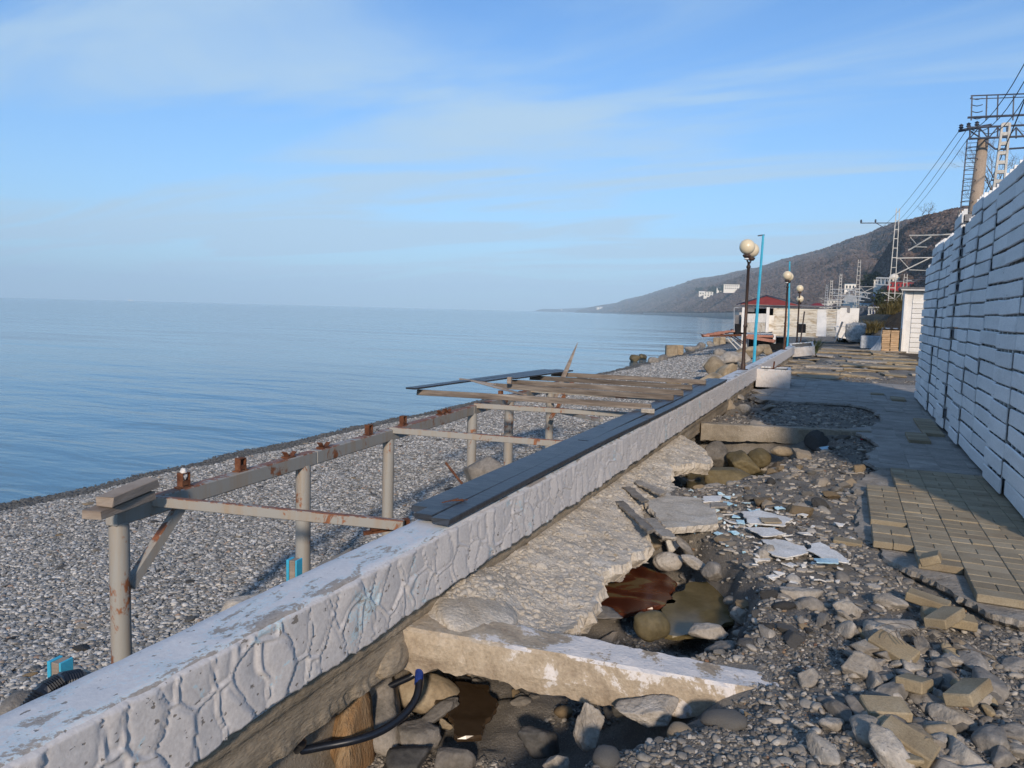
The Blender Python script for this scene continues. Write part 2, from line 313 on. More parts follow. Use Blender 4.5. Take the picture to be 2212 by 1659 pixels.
def beach_mat():
    m, n, l, bs = newmat('shingle bed')
    v = coords(n, l, (1, 1, 1), False)
    vo = n.new('ShaderNodeTexVoronoi'); vo.inputs['Scale'].default_value = 26; vo.inputs['Randomness'].default_value = 1; l.new(v, vo.inputs[0])
    sc_ = n.new('ShaderNodeSeparateColor'); l.new(vo.outputs['Color'], sc_.inputs[0])
    c = ramp(n, l, sc_.outputs[0], [(0, (.06, .06, .06)), (.35, (.13, .13, .125)), (.65, (.22, .215, .205)), (.88, (.34, .33, .31)), (1, (.50, .48, .45))])
    dd = ramp(n, l, vo.outputs['Distance'], [(.3, (1,)*3), (.75, (.3,)*3)])
    c = mixrgb(n, l, 1.0, c, dd, 'MULTIPLY')
    sx = n.new('ShaderNodeSeparateXYZ'); l.new(v, sx.inputs[0])
    wet = n.new('ShaderNodeMapRange'); wet.inputs[1].default_value = -1.48; wet.inputs[2].default_value = -1.52; l.new(sx.outputs[2], wet.inputs[0])
    c = mixrgb(n, l, wet.outputs[0], c, mixrgb(n, l, 1.0, c, (.42, .38, .34), 'MULTIPLY'))
    l.new(c, bs.inputs['Base Color']); bs.inputs['Roughness'].default_value = .85
    b = bump(n, l, None, nmath(n, l, 'MULTIPLY', vo.outputs['Distance'], -1), .8, .03)
    bump(n, l, bs, noise(n, l, v, 9, 4, .6), .6, .05, b); return m
M['beach'] = beach_mat()

def sea_mat():
    m, n, l, bs = newmat('calm sea water')
    bs.inputs['Base Color'].default_value = (.035, .12, .19, 1); bs.inputs['Roughness'].default_value = .09; bs.inputs['IOR'].default_value = 1.33
    bs.inputs['Specular IOR Level'].default_value = .5
    def vec(sc, rot):
        t = n.new('ShaderNodeTexCoord'); mp = n.new('ShaderNodeMapping'); mp.inputs['Scale'].default_value = sc; mp.inputs['Rotation'].default_value = (0, 0, rot)
        l.new(t.outputs['Object'], mp.inputs[0]); return mp.outputs[0]
    big = noise(n, l, vec((.012, .03, 1), R(-20)), 1, 3, .5)
    amp = ramp(n, l, big, [(.38, (.25,)*3), (.62, (1,)*3)])
    a = noise(n, l, vec((.30, .85, 1), R(-18)), 1.0, 3, .5, .4)
    b = noise(n, l, vec((1.3, 3.2, 1), R(-32)), 1.0, 3, .5, .3)
    c = noise(n, l, vec((.03, .09, 1), R(-12)), 1.0, 2, .5)
    h = nmath(n, l, 'ADD', nmath(n, l, 'MULTIPLY', a, .075), nmath(n, l, 'MULTIPLY', b, .012))
    h = nmath(n, l, 'MULTIPLY', h, amp)
    h = nmath(n, l, 'ADD', h, nmath(n, l, 'MULTIPLY', c, .5))
    bump(n, l, bs, h, 1.0, 1.0)
    return m
M['sea'] = sea_mat()

def hill_mat(name, stops, sc, bd, green=.0):
    m, n, l, bs = newmat(name)
    v = coords(n, l, (1, 1, 1), False)
    a = noise(n, l, v, sc, 8, .6, .4); f = noise(n, l, v, sc*30, 6, .75)
    c = ramp(n, l, a, stops)
    c = mixrgb(n, l, 1.0, c, ramp(n, l, f, [(.3, (.65,)*3), (.7, (1.25,)*3)]), 'MULTIPLY')
    l.new(c, bs.inputs['Base Color']); bs.inputs['Roughness'].default_value = 1; bs.inputs['Specular IOR Level'].default_value = 0
    b = bump(n, l, None, a, .8, bd); bump(n, l, bs, f, .8, bd*.12, b); return m
M['hill_far'] = hill_mat('bare wooded hill', [(.3, (.075, .055, .045)), (.5, (.135, .098, .080)), (.72, (.20, .15, .12))], .004, 18)
M['hill_near'] = hill_mat('brown bare slope', [(.3, (.12, .082, .06)), (.55, (.23, .16, .115)), (.75, (.32, .235, .17))], .03, 3)

# ------------------------------------------------------------------ object helpers
def off(p):
    t = Vector((0, 0, 0))
    while p is not None: t += p.location; p = p.parent
    return t
def put(o, parent=None):
    col.objects.link(o)
    if parent is not None:
        o.parent = parent; o.location = -off(parent)
    return o
def tag(o, label=None, cat=None, group=None, kind=None):
    if label: o['label'] = label
    if cat: o['category'] = cat
    if group: o['group'] = group
    if kind: o['kind'] = kind
    return o
def obj(name, V, Fc, m, parent=None, smooth=False):
    me = bpy.data.meshes.new(name)
    if isinstance(V, np.ndarray) and isinstance(Fc, np.ndarray):
        k = Fc.shape[1]
        me.vertices.add(len(V)); me.vertices.foreach_set('co', V.astype(np.float32).ravel())
        me.loops.add(Fc.size); me.loops.foreach_set('vertex_index', Fc.astype(np.int32).ravel())
        me.polygons.add(len(Fc)); me.polygons.foreach_set('loop_start', np.arange(len(Fc), dtype=np.int32)*k)
        me.polygons.foreach_set('loop_total', np.full(len(Fc), k, np.int32)); me.update(calc_edges=True)
    else:
        me.from_pydata([tuple(v) for v in V], [], [tuple(int(i) for i in f) for f in Fc]); me.update()
    if smooth: me.polygons.foreach_set('use_smooth', [True]*len(me.polygons))
    me.materials.append(M[m] if isinstance(m, str) else m)
    return put(bpy.data.objects.new(name, me), parent)
def empty(name, loc=(0, 0, 0), label=None, cat=None, group=None):
    o = bpy.data.objects.new(name, None); o.empty_display_size = .2; col.objects.link(o); o.location = loc
    return tag(o, label, cat, group)
def copy_tree(o, parent=None):
    c = o.copy(); col.objects.link(c)
    if parent is not None: c.parent = parent
    for ch in o.children: copy_tree(ch, c)
    return c
class MB:
    def __init__(s): s.v = []; s.f = []
    def add(s, V, Fc):
        b = len(s.v); s.v += [tuple(x) for x in V]; s.f += [tuple(i+b for i in f) for f in Fc]; return s
    def box(s, c, d, rot=None, bev=0):
        x, y, z = d[0]/2, d[1]/2, d[2]/2
        if bev:
            V = []
            for sx in (-1, 1):
                for sy in (-1, 1):
                    for sz in (-1, 1):
                        V += [(sx*x, sy*(y-bev), sz*(z-bev)), (sx*(x-bev), sy*y, sz*(z-bev)), (sx*(x-bev), sy*(y-bev), sz*z)]
            bm = bmesh.new()
            vs_ = [bm.verts.new(p) for p in V]; r = bmesh.ops.convex_hull(bm, input=vs_)
            bmesh.ops.dissolve_limit(bm, angle_limit=.01, verts=bm.verts, edges=bm.edges)
            bm.verts.index_update(); bm.normal_update(); V = [v.co.copy() for v in bm.verts]; Fc = [[v.index for v in f.verts] for f in bm.faces]; bm.free()
        else:
            V = [(-x, -y, -z), (x, -y, -z), (x, y, -z), (-x, y, -z), (-x, -y, z), (x, -y, z), (x, y, z), (-x, y, z)]
            Fc = [(0, 3, 2, 1), (4, 5, 6, 7), (0, 1, 5, 4), (1, 2, 6, 5), (2, 3, 7, 6), (3, 0, 4, 7)]
        if rot is None: rot = Matrix.Identity(3)
        elif not isinstance(rot, Matrix): rot = Matrix.Rotation(rot, 3, 'Z')
        return s.add([Vector(c)+rot @ Vector(p) for p in V], Fc)
    def bar(s, p, q, w_, h_, upv=(0, 0, 1), bev=0):
        p, q = Vector(p), Vector(q); d = (q-p); ln = d.length; d.normalize()
        sd_ = Vector(upv).cross(d)
        if sd_.length < 1e-4: sd_ = Vector((1, 0, 0)).cross(d)
        sd_.normalize(); u_ = d.cross(sd_)
        return s.box((p+q)/2, (w_, ln, h_), Matrix((-sd_, d, u_)).transposed() if False else Matrix((d.cross(u_), d, u_)).transposed(), bev)
    def tube(s, pts, r, n=8, cap=True):
        pts = [Vector(p) for p in pts]; rr = r if isinstance(r, (list, tuple)) else [r]*len(pts); rings = []
        ref = None
        for i, p in enumerate(pts):
            d = (pts[min(i+1, len(pts)-1)]-pts[max(i-1, 0)]).normalized()
            if ref is None:
                ref = Vector((0, 0, 1)) if abs(d.z) < .9 else Vector((1, 0, 0))
            a = d.cross(ref).normalized(); b = a.cross(d).normalized(); ref = b
            rings.append([p+(a*math.cos(t)+b*math.sin(t))*rr[i] for t in (2*math.pi*k/n for k in range(n))])
        V = [x for rg in rings for x in rg]; Fc = []
        for i in range(len(pts)-1):
            for k in range(n):
                k2 = (k+1) % n; Fc.append((i*n+k, i*n+k2, (i+1)*n+k2, (i+1)*n+k))
        if cap: Fc += [tuple(range(n))[::-1], tuple(range((len(pts)-1)*n, len(pts)*n))]
        return s.add(V, Fc)
    def lathe(s, c, prof, n=24):
        V = []; Fc = []; c = Vector(c)
        for (r, z) in prof:
            V += [c+Vector((r*math.cos(2*math.pi*k/n), r*math.sin(2*math.pi*k/n), z)) for k in range(n)]
        for i in range(len(prof)-1):
            for k in range(n):
                k2 = (k+1) % n; Fc.append((i*n+k, i*n+k2, (i+1)*n+k2, (i+1)*n+k))
        return s.add(V, Fc)
    def build(s, name, m, parent=None, smooth=False):
        return obj(name, s.v, s.f, m, parent, smooth)

def ico(sub):
    bm = bmesh.new(); bmesh.ops.create_icosphere(bm, subdivisions=sub, radius=1)
    V = np.array([v.co[:] for v in bm.verts]); Fc = np.array([[v.index for v in f.verts] for f in bm.faces]); bm.free(); return V, Fc
ICO = {k: ico(k) for k in (1, 2, 3, 4, 5)}
def rock_shape(seed, sub=3, planes=14, rough=.06, soft=14, rounded=False, flat=1.0):
    g = np.random.RandomState(seed); V, Fc = ICO[sub]; D = V.copy()
    if rounded:
        r = 1+.18*fbm(D[:, 0]*1.1+D[:, 2]*.6+seed, D[:, 1]*1.1-D[:, 2]*.5, 3, seed)
    else:
        nn = g.normal(size=(planes, 3)); nn /= np.linalg.norm(nn, axis=1)[:, None]; dd = g.uniform(.46, .86, planes)
        q = D @ nn.T; rr = np.where(q > .05, dd/np.maximum(q, .05), 9.)
        r = (np.sum(np.minimum(rr, 9.)**(-soft), axis=1)+1.25**(-soft))**(-1./soft)
    x, y, z = D.T
    n3 = fbm(x*2.3+z*1.7+seed, y*2.3-z*1.1, 4, seed)*.6+fbm(z*2.9+seed, x*2.1+y*1.3, 4, seed+5)*.4
    n4 = fbm(x*9+z*5+seed, y*9-z*6, 3, seed+9)
    r = r*(1+rough*2*n3+rough*.5*n4)
    P = D*r[:, None]; P[:, 2] *= flat
    ext = P.max(0)-P.min(0); P = (P-(P.max(0)+P.min(0))/2)/ext.max()*2
    return P, Fc
ROCKS = []
for k in range(14):
    P, Fc = rock_shape(100+k, 3, 9+k % 6, .045, 45, rounded=(k % 3 == 2), flat=.75)
    me = bpy.data.meshes.new('stone'); me.from_pydata(P.tolist(), [], Fc.tolist()); me.materials.append(M['stone'])
    me.polygons.foreach_set('use_smooth', [k % 3 == 2]*len(me.polygons)); me.update(); ROCKS.append(me)
PEB = []
for k in range(7):
    P, Fc = rock_shape(300+k, 2, 10, .03, 8, rounded=k % 2 == 0, flat=.55)
    me = bpy.data.meshes.new('pebble'); me.from_pydata(P.tolist(), [], Fc.tolist()); me.materials.append(M['pebble'])
    me.polygons.foreach_set('use_smooth', [True]*len(me.polygons)); me.update(); PEB.append(me)
pebcol = bpy.data.collections.new('pebble_shapes')
for k, me in enumerate(PEB): pebcol.objects.link(bpy.data.objects.new('pebble_shape', me))
gritcol = bpy.data.collections.new('grit_shapes')
for k, me in enumerate(PEB): m2 = me.copy(); m2.materials[0] = M['grit']; gritcol.objects.link(bpy.data.objects.new('grit_shape', m2))
def scatter_group(pebcol):
    ng = bpy.data.node_groups.new('pebble_scatter', 'GeometryNodeTree')
    ng.interface.new_socket('Geometry', in_out='INPUT', socket_type='NodeSocketGeometry')
    ng.interface.new_socket('Geometry', in_out='OUTPUT', socket_type='NodeSocketGeometry')
    n = ng.nodes; l = ng.links
    gi = n.new('NodeGroupInput'); go = n.new('NodeGroupOutput'); ip = n.new('GeometryNodeInstanceOnPoints')
    ci = n.new('GeometryNodeCollectionInfo'); ci.inputs['Collection'].default_value = pebcol
    ci.inputs['Separate Children'].default_value = True; ci.inputs['Reset Children'].default_value = True
    l.new(gi.outputs[0], ip.inputs['Points']); l.new(ci.outputs[0], ip.inputs['Instance']); ip.inputs['Pick Instance'].default_value = True
    def att(nm, ty, sock):
        a = n.new('GeometryNodeInputNamedAttribute'); a.data_type = ty; a.inputs['Name'].default_value = nm
        l.new(a.outputs['Attribute'], sock)
    att('idx', 'INT', ip.inputs['Instance Index']); att('scl', 'FLOAT_VECTOR', ip.inputs['Scale'])
    e2r = n.new('FunctionNodeEulerToRotation'); att('rot', 'FLOAT_VECTOR', e2r.inputs[0]); l.new(e2r.outputs[0], ip.inputs['Rotation'])
    l.new(ip.outputs[0], go.inputs[0]); return ng
SG = scatter_group(pebcol); SG2 = scatter_group(gritcol)
def scatter(name, P, size, seed, label, cat, tintf=None, tilt=.35, grp=None):
    g = np.random.RandomState(seed); n = len(P)
    me = bpy.data.meshes.new(name); me.vertices.add(n); me.vertices.foreach_set('co', P.astype(np.float32).ravel())
    a = me.attributes.new('idx', 'INT', 'POINT'); a.data.foreach_set('value', g.randint(0, len(PEB), n).astype(np.int32))
    s = np.stack([size*g.uniform(.8, 1.3, n), size*g.uniform(.6, 1.0, n), size*g.uniform(.5, 1.0, n)], 1)
    a = me.attributes.new('scl', 'FLOAT_VECTOR', 'POINT'); a.data.foreach_set('vector', s.astype(np.float32).ravel())
    r = np.stack([g.normal(0, tilt, n), g.normal(0, tilt, n), g.uniform(0, 6.28, n)], 1)
    a = me.attributes.new('rot', 'FLOAT_VECTOR', 'POINT'); a.data.foreach_set('vector', r.astype(np.float32).ravel())
    t = g.uniform(0, 1, n) if tintf is None else tintf(g.uniform(0, 1, n), P)
    a = me.attributes.new('tint', 'FLOAT', 'POINT'); a.data.foreach_set('value', t.astype(np.float32))
    o = bpy.data.objects.new(name, me); col.objects.link(o); md = o.modifiers.new('scatter', 'NODES'); md.node_group = grp or SG
    return tag(o, label, cat, kind='stuff')
def place_stone(x, y, z, s, parent, k=None, rot=None, stretch=None, name='stone'):
    o = bpy.data.objects.new(name, ROCKS[rnd.randrange(len(ROCKS)) if k is None else k]); col.objects.link(o)
    o.parent = parent
    st = stretch or (rnd.uniform(.8, 1.25), rnd.uniform(.7, 1.0), rnd.uniform(.6, 1))
    o.scale = (s*st[0], s*st[1], s*st[2]); o.location = Vector((x, y, z))-off(parent) if parent else Vector((x, y, z))
    o.rotation_euler = rot or (rnd.gauss(0, .35), rnd.gauss(0, .35), rnd.uniform(0, 6.28))
    return o
def rock(name, loc, size, rot, m, label, cat='rock', seed=1, planes=12, rough=.06, rounded=False, sub=4, soft=50, group=None, smooth=None):
    P, Fc = rock_shape(seed, sub, planes, rough, soft, rounded)
    o = obj(name, P*np.array(size)/2, Fc, m, None, rounded if smooth is None else smooth)
    o.location = loc; o.rotation_euler = rot
    return tag(o, label, cat, group)
def resample(poly, step, rough, seed, closed=True):
    g = random.Random(seed); P = []
    n = len(poly)
    for i in range(n if closed else n-1):
        a, b = Vector(poly[i]), Vector(poly[(i+1) % n]); k = max(1, int((b-a).length/step)); nn = Vector((-(b-a).y, (b-a).x)).normalized() if (b-a).length > 0 else Vector((0, 0))
        for j in range(k):
            t = j/k; p = a.lerp(b, t)
            e = float(fbm(p.x/rough/4 if rough else 0, p.y/rough/4 if rough else 0, 3, seed))*rough*1.6 + g.uniform(-1, 1)*rough*.25
            P.append(p+nn*e)
    return P
def plate(name, poly, zf, thick, m, parent=None, step=.05, rough=.03, seed=1, grid=None, under=.02, smooth=False):
    """a broken slab with a ragged outline: top surface zf(x,y), real thickness, crumbled side"""
    P = resample(poly, step, rough, seed); n = len(P); grid = grid or step*1.6
    xs = [p.x for p in P]; ys = [p.y for p in P]
    gx, gy = np.meshgrid(np.arange(min(xs), max(xs), grid), np.arange(min(ys), max(ys), grid))
    g = np.random.RandomState(seed); gx = gx+g.uniform(-.3, .3, gx.shape)*grid; gy = gy+g.uniform(-.3, .3, gy.shape)*grid
    s = sdist(gx, gy, [(p.x, p.y) for p in P]); k = s > grid*.35
    pts = [Vector((p.x, p.y)) for p in P]+[Vector(q) for q in zip(gx[k].tolist(), gy[k].tolist())]
    r = geometry.delaunay_2d_cdt(pts, [(i, (i+1) % n) for i in range(n)], [], 1, 1e-6)
    vx = np.array([v.x for v in r[0]]); vy = np.array([v.y for v in r[0]]); zt = zf(vx, vy)
    Fc = [tuple(f) for f in r[2]]
    cnt = {}
    for f in Fc:
        for i in range(len(f)):
            e = (f[i], f[(i+1) % len(f)]); cnt[e] = cnt.get(e, 0)+1
    V = [(float(x), float(y), float(z)) for x, y, z in zip(vx, vy, zt)]; nb = len(V)
    # orientation: make the top face up
    def area(f): return sum(vx[f[i]]*vy[f[(i+1) % len(f)]]-vx[f[(i+1) % len(f)]]*vy[f[i]] for i in range(len(f)))
    Fc = [f if area(f) > 0 else f[::-1] for f in Fc]
    cnt = {}
    for f in Fc:
        for i in range(len(f)): cnt[(f[i], f[(i+1) % len(f)])] = 1
    be = [e for e in cnt if (e[1], e[0]) not in cnt]
    cx, cy = float(np.mean(vx)), float(np.mean(vy)); mid = {}
    gg = random.Random(seed+3)
    nrm = {}
    for a, b in be:
        t = Vector((V[b][0]-V[a][0], V[b][1]-V[a][1])).normalized(); nn = Vector((t.y, -t.x))
        for q in (a, b): nrm[q] = nrm.get(q, Vector((0, 0)))+nn
    for q, nn in nrm.items():
        nn = nn.normalized() if nn.length > 0 else nn; x, y, z = V[q]
        e = gg.uniform(-.4, .8)*thick*.35
        V.append((x+nn.x*e, y+nn.y*e, z-thick*.45)); V.append((x-nn.x*under, y-nn.y*under, z-thick)); mid[q] = (len(V)-2, len(V)-1)
    for a, b in be:
        Fc.append((b, a, mid[a][0], mid[b][0])); Fc.append((mid[b][0], mid[a][0], mid[a][1], mid[b][1]))
    low = len(V); V += [(x, y, z-thick*1.0) for x, y, z in V[:nb]]
    Fc += [tuple(mid[i][1] if i in mid else i+low for i in f[::-1]) for f in list(Fc)[:len(r[2])]]
    return obj(name, V, Fc, m, parent, smooth)
def heightfield(name, xs, ys, zf, m, parent=None, smooth=True):
    X, Y = np.meshgrid(xs, ys); Z = zf(X, Y); V = np.stack([X.ravel(), Y.ravel(), Z.ravel()], 1)
    a = (np.arange(len(ys)-1)[:, None]*len(xs)+np.arange(len(xs)-1)[None, :]).ravel()
    Fc = np.stack([a, a+1, a+len(xs)+1, a+len(xs)], 1)
    return obj(name, V, Fc, m, parent, smooth)
def plank(name, p, q, w_, h_, m, label=None, cat=None, group=None, parent=None, upv=(0, 0, 1), bev=.004, seed=0):
    """timber with a little twist and bow, made in its own axes so that the grain runs along it"""
    p, q = Vector(p), Vector(q); d = q-p; ln = d.length; g = random.Random(seed)
    n = max(2, int(ln/.25)); V = []; Fc = []
    bow = g.uniform(-1, 1)*ln*.0025; tw = g.uniform(-.03, .03)
    cs = [(-w_/2, -h_/2+bev), (-w_/2+bev, -h_/2), (w_/2-bev, -h_/2), (w_/2, -h_/2+bev), (w_/2, h_/2-bev), (w_/2-bev, h_/2), (-w_/2+bev, h_/2), (-w_/2, h_/2-bev)]
    for i in range(n+1):
        t = i/n; a = tw*(t-.5)
        for (y, z) in cs:
            y2 = y*(1+g.uniform(-.012, .012)); z2 = z*(1+g.uniform(-.012, .012))
            V.append(((t-.5)*ln+(g.uniform(-.012, .012) if i in (0, n) else 0), y2*math.cos(a)-z2*math.sin(a), y2*math.sin(a)+z2*math.cos(a)+bow*4*t*(1-t)))
    for i in range(n):
        for k in range(8): k2 = (k+1) % 8; Fc.append((i*8+k, (i+1)*8+k, (i+1)*8+k2, i*8+k2))
    Fc += [tuple(range(8)), tuple(range(n*8, n*8+8))[::-1]]
    o = obj(name, V, Fc, m, parent)
    d.normalize(); s_ = Vector(upv).cross(d).normalized(); u_ = d.cross(s_)
    o.matrix_basis = Matrix.Translation((p+q)/2 - (off(parent) if parent else Vector((0, 0, 0)))) @ Matrix((d, s_, u_)).transposed().to_4x4()
    return tag(o, label, cat, group)
ORD = ['', 'first', 'second', 'third', 'fourth', 'fifth', 'sixth', 'seventh', 'eighth', 'ninth', 'tenth', 'eleventh', 'twelfth', 'thirteenth', 'fourteenth', 'fifteenth', 'sixteenth', 'seventeenth', 'eighteenth', 'nineteenth', 'twentieth']

# ================================================================== SETTING
PIT_A = [(-2.7, .3), (-.85, .3), (-.78, 1.8), (-.62, 2.6), (-.38, 3.0), (-.16, 3.35), (-.32, 3.72), (-.95, 4.2), (-2.7, 4.2)]
PIT_B = [(-2.7, 3.5), (-1.0, 3.5), (-.55, 3.72), (-.34, 4.0), (-.30, 4.7), (-.5, 5.45), (-.85, 6.05), (-1.2, 6.25), (-2.7, 6.3)]
PIT_C = [(-2.7, 7.3), (-1.3, 7.35), (-.9, 7.7), (-.6, 8.6), (-.25, 10), (.1, 11.1), (.1, 12.1), (-2.7, 12.1)]
PIT_D = [(-2.7, 13.2), (-1.55, 13.3), (-1.25, 13.9), (-1.5, 14.5), (-2.7, 14.6)]
def gz(x, y):
    x = np.asarray(x, float); y = np.asarray(y, float)
    z = -.085+.035*fbm(x*1.3, y*1.3, 3, 3)+.014*fbm(x*7, y*7, 3, 5)+.006*fbm(x*26, y*26, 2, 6)
    wob = .10*fbm(x*2.2, y*2.2, 4, 9); dz = np.zeros(np.broadcast(x, y).shape)
    for poly, dep, rampw in ((PIT_A, .50, .72), (PIT_B, .46, .26), (PIT_C, .62, .75), (PIT_D, .35, .3)):
        s = sdist(x, y, poly)+wob
        dz = np.maximum(dz, dep*sstep(0, rampw, s))
    z = z-dz*(1+.14*fbm(x*3, y*3, 3, 12))
    z = z+.06*np.exp(-(((x-.1)/.4)**2+((y-2.5)/.6)**2))
    z = z-.05*sstep(.25, .55, x)*sstep(6.4, 5.6, y)                    # the washed-out ground before the paving
    z = np.where(y > 21.5, z-.02+.05*fbm(x*.9, y*.35, 4, 31), z)
    z = np.where((x > .30) & (y > 6.2) & (y < 16), np.minimum(z, -.11), z)
    z = np.where((y > 15.9) & (y < 21.5), np.minimum(z, -.10), z)
    return z
def bankz(x, y):
    s = x-(5.0-4.5*sstep(44.5, 55, y)); return 2.45*sstep(0, 3.2, s)+.18*fbm(x*.8, y*.5, 4, 44)*sstep(-.3, .6, s)
def farz(x, y):
    z = gz(x, y)*0-.09+.06*fbm(x*.8, y*.4, 4, 31)
    z = z-1.25*sstep(-2.6, -5.5, x)
    return z+bankz(x, y)
ys = [.3]
while ys[-1] < 37: ys.append(ys[-1]+.02*(1+ys[-1]*.12))
ground = heightfield('ground', np.arange(-2.07, 2.34, .028), np.array(ys), lambda x, y: gz(x, y)+bankz(x, y)*(y > 20), 'sand')
tag(ground, kind='structure')
o = heightfield('far_ground', np.linspace(-9, 2.34, 70), np.concatenate([np.arange(ys[-1], 70, .35), np.arange(70, 240, 2.)]), farz, 'sand'); tag(o, kind='structure')
o = heightfield('railway_embankment', np.concatenate([np.arange(2.34, 8, .2), np.arange(8, 60, 1.)]), np.concatenate([np.arange(1., 70, .5), np.arange(70, 300, 3.)]),
                lambda x, y: np.maximum(bankz(x, y), 0)-.05, 'bank'); tag(o, kind='structure')

def bz(x, y):
    x = np.asarray(x, float); y = np.asarray(y, float)
    xw = x+.25*fbm(y*.12, y*0+3, 3, 70)+np.maximum(0, y-50)*.025
    z = -.88+.03*fbm(x*.9, y*.9, 3, 71)+.025*np.sin(xw*1.15+.5)*sstep(-6, -8, xw)
    return z-.098*np.clip(-4.4-xw, 0, None)-.12*np.clip(-11.9-xw, 0, None)
ysb = [-1.]
while ysb[-1] < 118: ysb.append(ysb[-1]+.06*(1+max(0, ysb[-1])*.1))
beach = heightfield('beach', np.concatenate([np.arange(-22, -12.5, .35), np.arange(-12.5, -2.09, .07)]), np.array(ysb), bz, 'beach'); tag(beach, kind='structure')

# sea: one sheet to beyond the horizon
V = [(0, 0, -1.6)]; Fc = []; rad = [30, 120, 500, 2000, 10000, 60000]; nseg = 48
for r_ in rad:
    for k in range(nseg): V.append((r_*math.cos(2*math.pi*k/nseg), r_*math.sin(2*math.pi*k/nseg), -1.6))
for k in range(nseg): Fc.append((0, 1+k, 1+(k+1) % nseg))
for i in range(len(rad)-1):
    for k in range(nseg): k2 = (k+1) % nseg; Fc.append((1+i*nseg+k, 1+(i+1)*nseg+k, 1+(i+1)*nseg+k2, 1+i*nseg+k2))
tag(obj('sea', V, Fc, 'sea'), kind='structure')

# hills: each is a body of land with a shore, a ridge line and a back slope
def hills(name, pts, m, nu=260, nt=42, base=-1.8, rough=.05, seed=1, shape=.85, gul=10):
    us = np.array([p[0] for p in pts]); U = np.linspace(us[0], us[-1], nu)
    ds = np.exp(np.interp(U, us, np.log([p[1] for p in pts]))); dr = np.exp(np.interp(U, us, np.log([p[2] for p in pts]))); vr = np.interp(U, us, [p[3] for p in pts])
    V = []
    ts = np.concatenate([np.linspace(0, 1, nt), [1.06, 1.2, 1.5, 2.0]])
    for i, u in enumerate(U):
        top = atD(float(u), float(vr[i]), float(dr[i])); H = top.z
        dirv = Vector((top.x, top.y)).normalized()
        for t in ts:
            dd = ds[i]+(dr[i]-ds[i])*t
            if t <= 1: z = base+(H-base)*(t**shape)
            else: z = H*(1-(t-1)**1.0*1.1)
            x, y = dirv.x*dd, dirv.y*dd
            L_ = dr[i]/14.
            nz = float(fbm(x/L_, y/L_, 6, seed))
            g_ = float(fbm(i/gul*1.0, t*1.2, 4, seed+3))
            z += (H-base)*(rough*2*nz+.055*g_)*math.sin(math.pi*min(1, t)*.98)+(H-base)*rough*.25*nz*(t > .8)+(float(vn(i*1.7, t*40, seed))-.3)*(H-base)*.022*(t > .3)*(t <= 1.2)
            V.append((x, y, z))
    n = len(ts); Fc = [(i*n+j, (i+1)*n+j, (i+1)*n+j+1, i*n+j+1) for i in range(nu-1) for j in range(n-1)]
    return tag(obj(name, V, Fc, m, None, True), kind='structure')
hills('headland_hill', [(1150, 9000, 9300, 674), (1160, 8800, 9400, 669.5), (1172, 8600, 9600, 667.0), (1200, 8500, 9600, 667.5), (1232, 8200, 9800, 666.0), (1262, 7600, 9800, 664.5), (1300, 7000, 9800, 660), (1400, 6500, 9800, 655)], 'hill_far', nu=160, nt=16, seed=5)
hills('coastal_hill', [(1236, 6400, 6500, 674.5), (1262, 6000, 6600, 668), (1290, 5300, 6400, 662), (1330, 4500, 6000, 656), (1352, 3900, 5800, 648), (1390, 3200, 5400, 640), (1430, 2600, 5000, 627), (1472, 2000, 4600, 616), (1500, 1750, 4300, 606), (1560, 1250, 3700, 597), (1600, 980, 3300, 587), (1640, 840, 3000, 580), (1690, 700, 2700, 563), (1730, 640, 2500, 555),
      (1780, 600, 2250, 540), (1830, 570, 2000, 522), (1880, 540, 1700, 505), (1920, 520, 1450, 488), (1960, 500, 1200, 478), (2000, 480, 1000, 470), (2060, 450, 900, 462)], 'hill_far', nu=360, nt=60, seed=8, gul=22)
hills('near_hill', [(1845, 300, 640, 652), (1868, 270, 600, 610), (1890, 240, 560, 578), (1915, 215, 520, 540), (1940, 195, 480, 505), (1962, 180, 450, 484), (1985, 190, 430, 472), (2010, 165, 410, 464), (2040, 140, 390, 457), (2075, 120, 370, 452), (2130, 100, 340, 440), (2240, 80, 300, 405), (2420, 70, 260, 360)], 'hill_near', nu=220, nt=50, seed=12, base=1.5, gul=30, shape=1.35)
from mathutils.bvhtree import BVHTree
def tree_of(nm):
    me = bpy.data.objects[nm].data; return BVHTree.FromPolygons([v.co.copy() for v in me.vertices], [tuple(p.vertices) for p in me.polygons])
HT = [tree_of('coastal_hill'), tree_of('near_hill')]
def on_hill(u, v, d_):
    d = ray(u, v); best = None
    for t in HT:
        h = t.ray_cast(EYE, d.normalized())
        if h[0] is not None and (best is None or h[3] < best[1]): best = (h[0], h[3])
    return best[0] if best else atD(u, v, d_)
# shore road and retaining wall at the foot of the hill
def strip(name, pts, h0, h1, w_, m):
    mb = MB(); P = [atD(u, 680, d) for u, d in pts]
    for a, b in zip(P[:-1], P[1:]):
        a2 = Vector((a.x, a.y, (h0+h1)/2)); b2 = Vector((b.x, b.y, (h0+h1)/2)); mb.bar(a2, b2, w_, h1-h0)
    return tag(mb.build(name, m), kind='structure')
strip('shore_road', [(1240, 6300), (1262, 5900), (1290, 5150), (1330, 4350), (1352, 3750), (1390, 3050), (1430, 2450), (1472, 1880), (1500, 1620), (1560, 1150), (1600, 900), (1640, 780)], -1.7, 1.2, 26, 'promenade')
strip('shingle_strand', [(1262, 5870), (1290, 5110), (1330, 4310), (1390, 3010), (1430, 2410), (1472, 1850), (1500, 1590), (1560, 1128), (1600, 882), (1640, 765)], -1.7, -.5, 18, 'pale_concrete')
